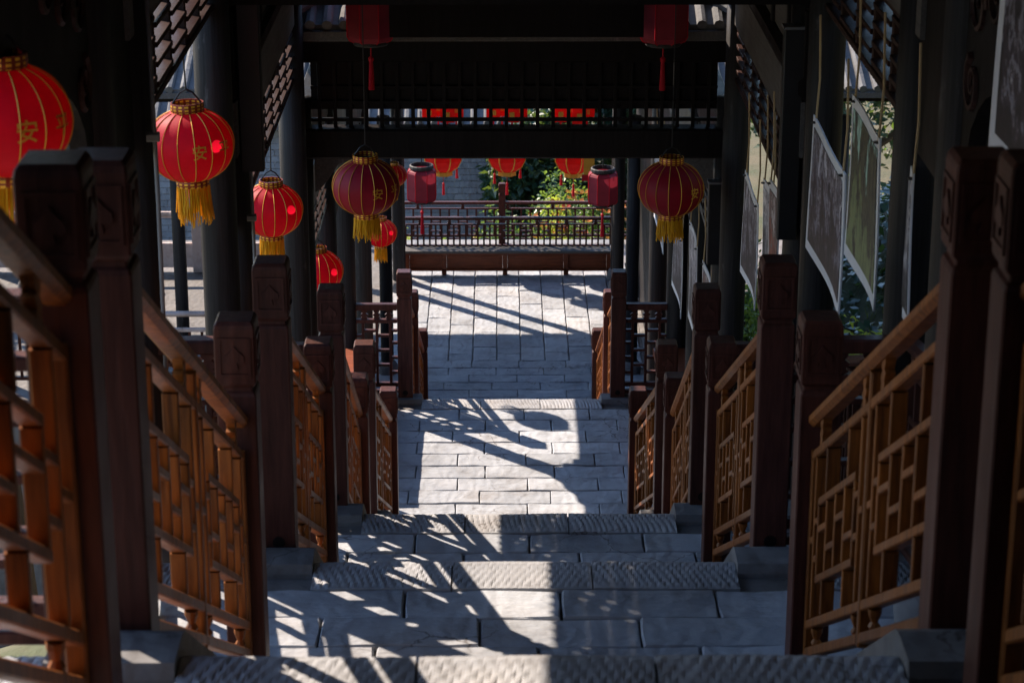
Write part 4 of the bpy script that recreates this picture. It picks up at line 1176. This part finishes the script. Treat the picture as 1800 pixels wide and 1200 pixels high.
def shrub(name, X, Y, Hb, Ht, w, n, size, mat, label, seed, fl=None, nf=0, fs=.05, cat='shrub', clumps=10, group='garden shrubs', depth=None):
    r = random.Random(seed); zb_, zt_ = z(Hb), z(Ht); h = zt_-zb_
    t_ = thing(name, (X, Y, zb_), label, cat, group)
    fo = MB(); foliage(fo, (X, Y, zb_+h*.58), (w, depth or w, h*.45), n, size, r, clumps)
    fo.build('foliage', M[mat], t_, fixn=False)
    st = MB()
    for k in range(5):
        a = r.uniform(0, 6.28); q = w*r.uniform(.3,.8)
        st.tube([(X+.02*cos(a), Y+.02*sin(a), zb_-.05), (X+q*.4*cos(a), Y+q*.4*sin(a), zb_+h*.4), (X+q*cos(a), Y+q*sin(a), zb_+h*r.uniform(.7,.95))], [.02,.013,.005], 5)
    st.build('stems', M['bark'], t_)
    if fl:
        for k in range(nf):
            d = V(r.gauss(0,1), -abs(r.gauss(0,1)), abs(r.gauss(0,1))+.2).normalized()*r.uniform(.8,1.02)
            p = V(X+d.x*w, Y+d.y*(depth or w), zb_+h*.58+d.z*h*.45)
            m_ = MB()
            for q in range(6):
                a = q*pi/3; ax = V(cos(a), sin(a)*.6-.4, .45).normalized(); b = V(-sin(a), cos(a), .1).normalized()
                m_.add([p, p+ax*fs*.6+b*fs*.3, p+ax*fs, p+ax*fs*.6-b*fs*.3], [(0,1,2,3)])
            m_.build('flower', M[fl], t_, fixn=False)
    return t_
# behind the terrace
shrub('flowering_shrub', 1.0, 29.4, 10.6, 7.95, .85, 6000, .075, 'leaf', 'sunlit shrub with red and orange flowers right of the middle post', 11, 'orangepetal', 40, .085)
shrub('flowering_shrub', .72, 29.0, 10.6, 8.15, .50, 2600, .070, 'leafyellow', 'yellow green shrub behind the railing right of the middle post', 12, 'petal', 18, .075)
shrub('leafy_shrub', -.30, 29.3, 10.6, 8.62, .28, 500, .080, 'leafgold', 'small golden leaved plant just left of the middle railing post', 13, clumps=6)
shrub('flowering_shrub', -.85, 29.0, 10.4, 8.60, .50, 2400, .07, 'leaf', 'green shrub with pink flowers below the left palace lantern', 14, 'pinkpetal', 16, .08)
shrub('leafy_shrub', -1.35, 29.3, 10.6, 8.55, .50, 2400, .07, 'leafyellow', 'yellow green shrub behind the left end of the bench', 15)
shrub('leafy_shrub', .10, 30.3, 10.9, 8.75, .75, 3600, .08, 'leaf', 'low green shrub behind the middle of the far railing', 16)
shrub('leafy_shrub', -.55, 28.7, 10.4, 8.95, .55, 2600, .06, 'leaf', 'low shrub showing through the bench lattice on the left', 17)
shrub('leafy_shrub', .55, 28.6, 10.4, 8.95, .60, 2600, .06, 'leaf', 'low shrub showing through the bench lattice on the right', 18)
shrub('leafy_shrub', 1.55, 29.0, 10.5, 8.50, .60, 2600, .07, 'leaf', 'green shrub at the right end of the far railing', 19, 'petal', 8, .05)
shrub('climbing_vine', .45, 33.0, 11.2, 7.65, .70, 6500, .15, 'leafdark', 'dark green climber covering the right end of the brick wall', 20, cat='vine', clumps=16)
shrub('climbing_vine', 1.35, 34.2, 11.2, 7.0, 1.1, 6500, .16, 'leafdark', 'dark leafy tree mass behind the flowering shrub', 21, cat='vine', clumps=16)
shrub('flowering_shrub', -5.15, 32.5, 11.4, 10.25, .55, 1800, .08, 'leaf', 'green bush with red flowers at the foot of the brick wall, far left', 22, 'petal', 16, .07)
shrub('leafy_shrub', -4.35, 32.6, 11.4, 10.0, .50, 1500, .09, 'leafdark', 'dark bush under the lattice window of the brick house', 23)
# right bank
bank = [(2.6,11.6,.75,.50,'leaf'),(2.35,9.9,.62,.45,'leaf'),(2.4,8.1,.7,.5,'leaf'),(3.3,12.2,1.3,.7,'leafdark'),(3.6,9.4,1.5,.85,'leafdark'),(4.2,11.2,2.2,1.0,'leafdark'),(4.4,7.6,2.2,1.1,'leafdark'),(3.2,14.8,1.2,.8,'leaf'),(4.9,14.6,2.4,1.2,'leafdark'),(2.15,11.0,.55,.36,'leafyellow'),(2.2,13.0,.6,.4,'leaf'),(3.0,6.4,.9,.6,'leafdark')]
bl = ['rounded green bush in the gap left of the green poster', 'white lit green bush directly below the green poster', 'green bush low behind the big right newel', 'dark bush on the right bank behind the grey poster', 'dark bush high on the bank beyond the right edge newel', 'tall dark shrub at the top of the right bank', 'tall dark shrub nearest on the right bank', 'green bush beside the dark right shelter', 'tall dark shrub behind the right shelter', 'small yellow flowered bush below the grey poster', 'green bush below the reddish poster', 'dark bush on the bank behind the right edge poster']
for k, (X, Y, h, w, m_) in enumerate(bank):
    Hg = groundH(X, Y)+.1
    shrub('bank_shrub', X, Y, Hg, Hg-h*1.25, w, int(1500+1500*w), .055 if m_ != 'leafdark' else .085, m_, bl[k], 40+k, 'orangepetal' if k in (9,) else None, 14, .05, group='shrubs on the right bank')
hedge = [(2.0,8.3,.9,.42),(1.95,9.3,1.0,.40),(2.05,10.4,1.15,.45),(1.95,12.3,1.2,.42),(2.0,13.9,1.3,.45),(2.05,15.2,1.4,.5),(2.0,16.6,1.4,.5),(2.05,18.0,1.5,.5),(2.1,19.4,1.6,.55),(2.3,20.9,1.7,.6)]
hw_ = ['nearest', 'second', 'third', 'fourth', 'fifth', 'sixth', 'seventh', 'eighth', 'ninth', 'farthest']
for k, (X, Y, h, w) in enumerate(hedge):
    Hg = floorH(Y)+.3
    shrub('hedge_shrub', X, Y, Hg, Hg-h*1.15, w, 2600, .055, 'leaf' if k % 3 else 'leafyellow', hw_[k]+' shrub of the hedge growing close outside the right columns', 80+k, 'orangepetal' if k in (2, 3) else None, 8, .045, group='hedge outside the right columns', depth=w*1.5)
# trees to the left, above and beyond
def tree(X, Y, Hb, Ht, w, n, size, mat, label, seed):
    r = random.Random(seed); zb_, zt_ = z(Hb), z(Ht); h = zt_-zb_
    t_ = thing('broadleaf_tree', (X, Y, zb_), label, 'tree', 'trees around the gallery')
    tr_ = MB(); tr_.tube([(X, Y, zb_-.2), (X+.1, Y, zb_+h*.3), (X-.05, Y+.1, zb_+h*.6), (X, Y, zb_+h*.9)], [h*.035,h*.028,h*.018,h*.006], 9)
    for k in range(9):
        a = k*2.4; b0 = zb_+h*(.35+.05*k); q = w*r.uniform(.5,.9)
        tr_.tube([(X, Y, b0), (X+q*.5*cos(a), Y+q*.5*sin(a), b0+h*.08), (X+q*cos(a), Y+q*sin(a), b0+h*.20)], [h*.014,h*.009,h*.003], 6)
    tr_.build('trunk', M['bark'], t_)
    fo = MB(); foliage(fo, (X, Y, zb_+h*.66), (w, w, h*.34), n, size, r, 22); fo.build('crown', M[mat], t_, fixn=False)
tree(-8.8, 26.5, 11.2, 5.0, 1.6, 7000, .16, 'leafdark', 'dark tree left of the brick house behind the left lantern', 61)
tree(6.8, 12.5, 2.6, -2.5, 2.1, 9000, .15, 'leafdark', 'dark tree on the right bank behind the friezes', 62)
tree(6.3, 18.5, 4.5, -.6, 2.2, 9000, .15, 'leaf', 'green tree on the right bank farther down', 63)
tree(7.4, 7.0, 1.2, -4.0, 2.2, 8000, .15, 'leafdark', 'dark tree on the right bank nearest the camera', 64)
tree(4.8, 33.0, 11.0, 4.5, 2.4, 9000, .16, 'leafdark', 'dark tree beyond the right end of the terrace', 65)
# twig with a few sunlit leaves at the top left
tw = thing('leafy_twig', (-2.25, 10.6, z(4.4)), 'thin twig with a few sunlit leaves at the top left corner', 'twig')
b = MB(); b.tube([(-2.3, 10.4, z(6.0)), (-2.5, 10.5, z(3.6)), (-2.42, 10.6, z(2.3)), (-2.30, 10.6, z(1.72)), (-2.2, 10.55, z(1.66))], [.03,.022,.014,.008,.004], 6)
b.tube([(-2.42, 10.6, z(2.3)), (-2.2, 10.55, z(2.02)), (-2.02, 10.5, z(1.95))], [.010,.007,.003], 5); b.build('stem', M['bark'], tw)
r = random.Random(5)
lf = [(-2.30,1.70),(-2.24,1.66),(-2.34,1.84),(-2.2,1.64),(-2.08,1.98),(-2.02,1.95),(-2.16,2.02),(-2.3,1.95),(-2.36,2.05),(-1.93,1.82),(-1.96,1.84)]
for k, (x, h) in enumerate(lf):
    m_ = MB(); p = V(x, 10.55, z(h)); a = V(r.uniform(-1,1), r.uniform(-.4,.4), r.uniform(-.6,.4)).normalized(); bb = a.cross(V(.2,-.7,.7)).normalized(); s_ = .085
    m_.add([p, p+a*s_*.45+bb*s_*.28, p+a*s_, p+a*s_*.45-bb*s_*.28], [(0,1,2,3)]); m_.build('leaf', M['leafyellow'], tw, fixn=False)
gc = MB(); r = random.Random(19)
for k in range(42000):
    X = r.uniform(1.65, 7.5); Y = r.uniform(5, 21); p = V(X, Y, z(groundH(X, Y))+r.uniform(0,.16)); s_ = r.uniform(.05,.12)
    a = V(r.gauss(0,1), r.gauss(0,1), r.gauss(0,.5)).normalized(); b = a.cross(V(r.gauss(-.3,.5), r.gauss(0,.5), 1)).normalized()
    gc.add([p, p+a*s_*.5+b*s_*.3, p+a*s_, p+a*s_*.5-b*s_*.3], [(0,1,2,3)])
tag(gc.build('ground_cover', M['leafdark'], fixn=False), 'dark leafy ground cover over the right bank', 'ground cover', kind='stuff')
# grass on the right bank
gr = MB(); r = random.Random(9)
for k in range(9000):
    X = r.uniform(1.7, 4.6); Y = r.uniform(5, 16); zz = z(groundH(X, Y)); h = r.uniform(.04,.11); a = r.uniform(0, 6.28); w = .006
    o = len(gr.v); lx, ly = r.uniform(-.04,.04), r.uniform(-.04,.04)
    gr.v += [(X-w*cos(a), Y-w*sin(a), zz-.01), (X+w*cos(a), Y+w*sin(a), zz-.01), (X+lx, Y+ly, zz+h)]
    gr.f.append([o, o+1, o+2]); gr.m.append(0)
tag(gr.build('bank_grass', M['grass'], fixn=False), 'dry sunlit grass on the right bank', 'grass', kind='stuff')
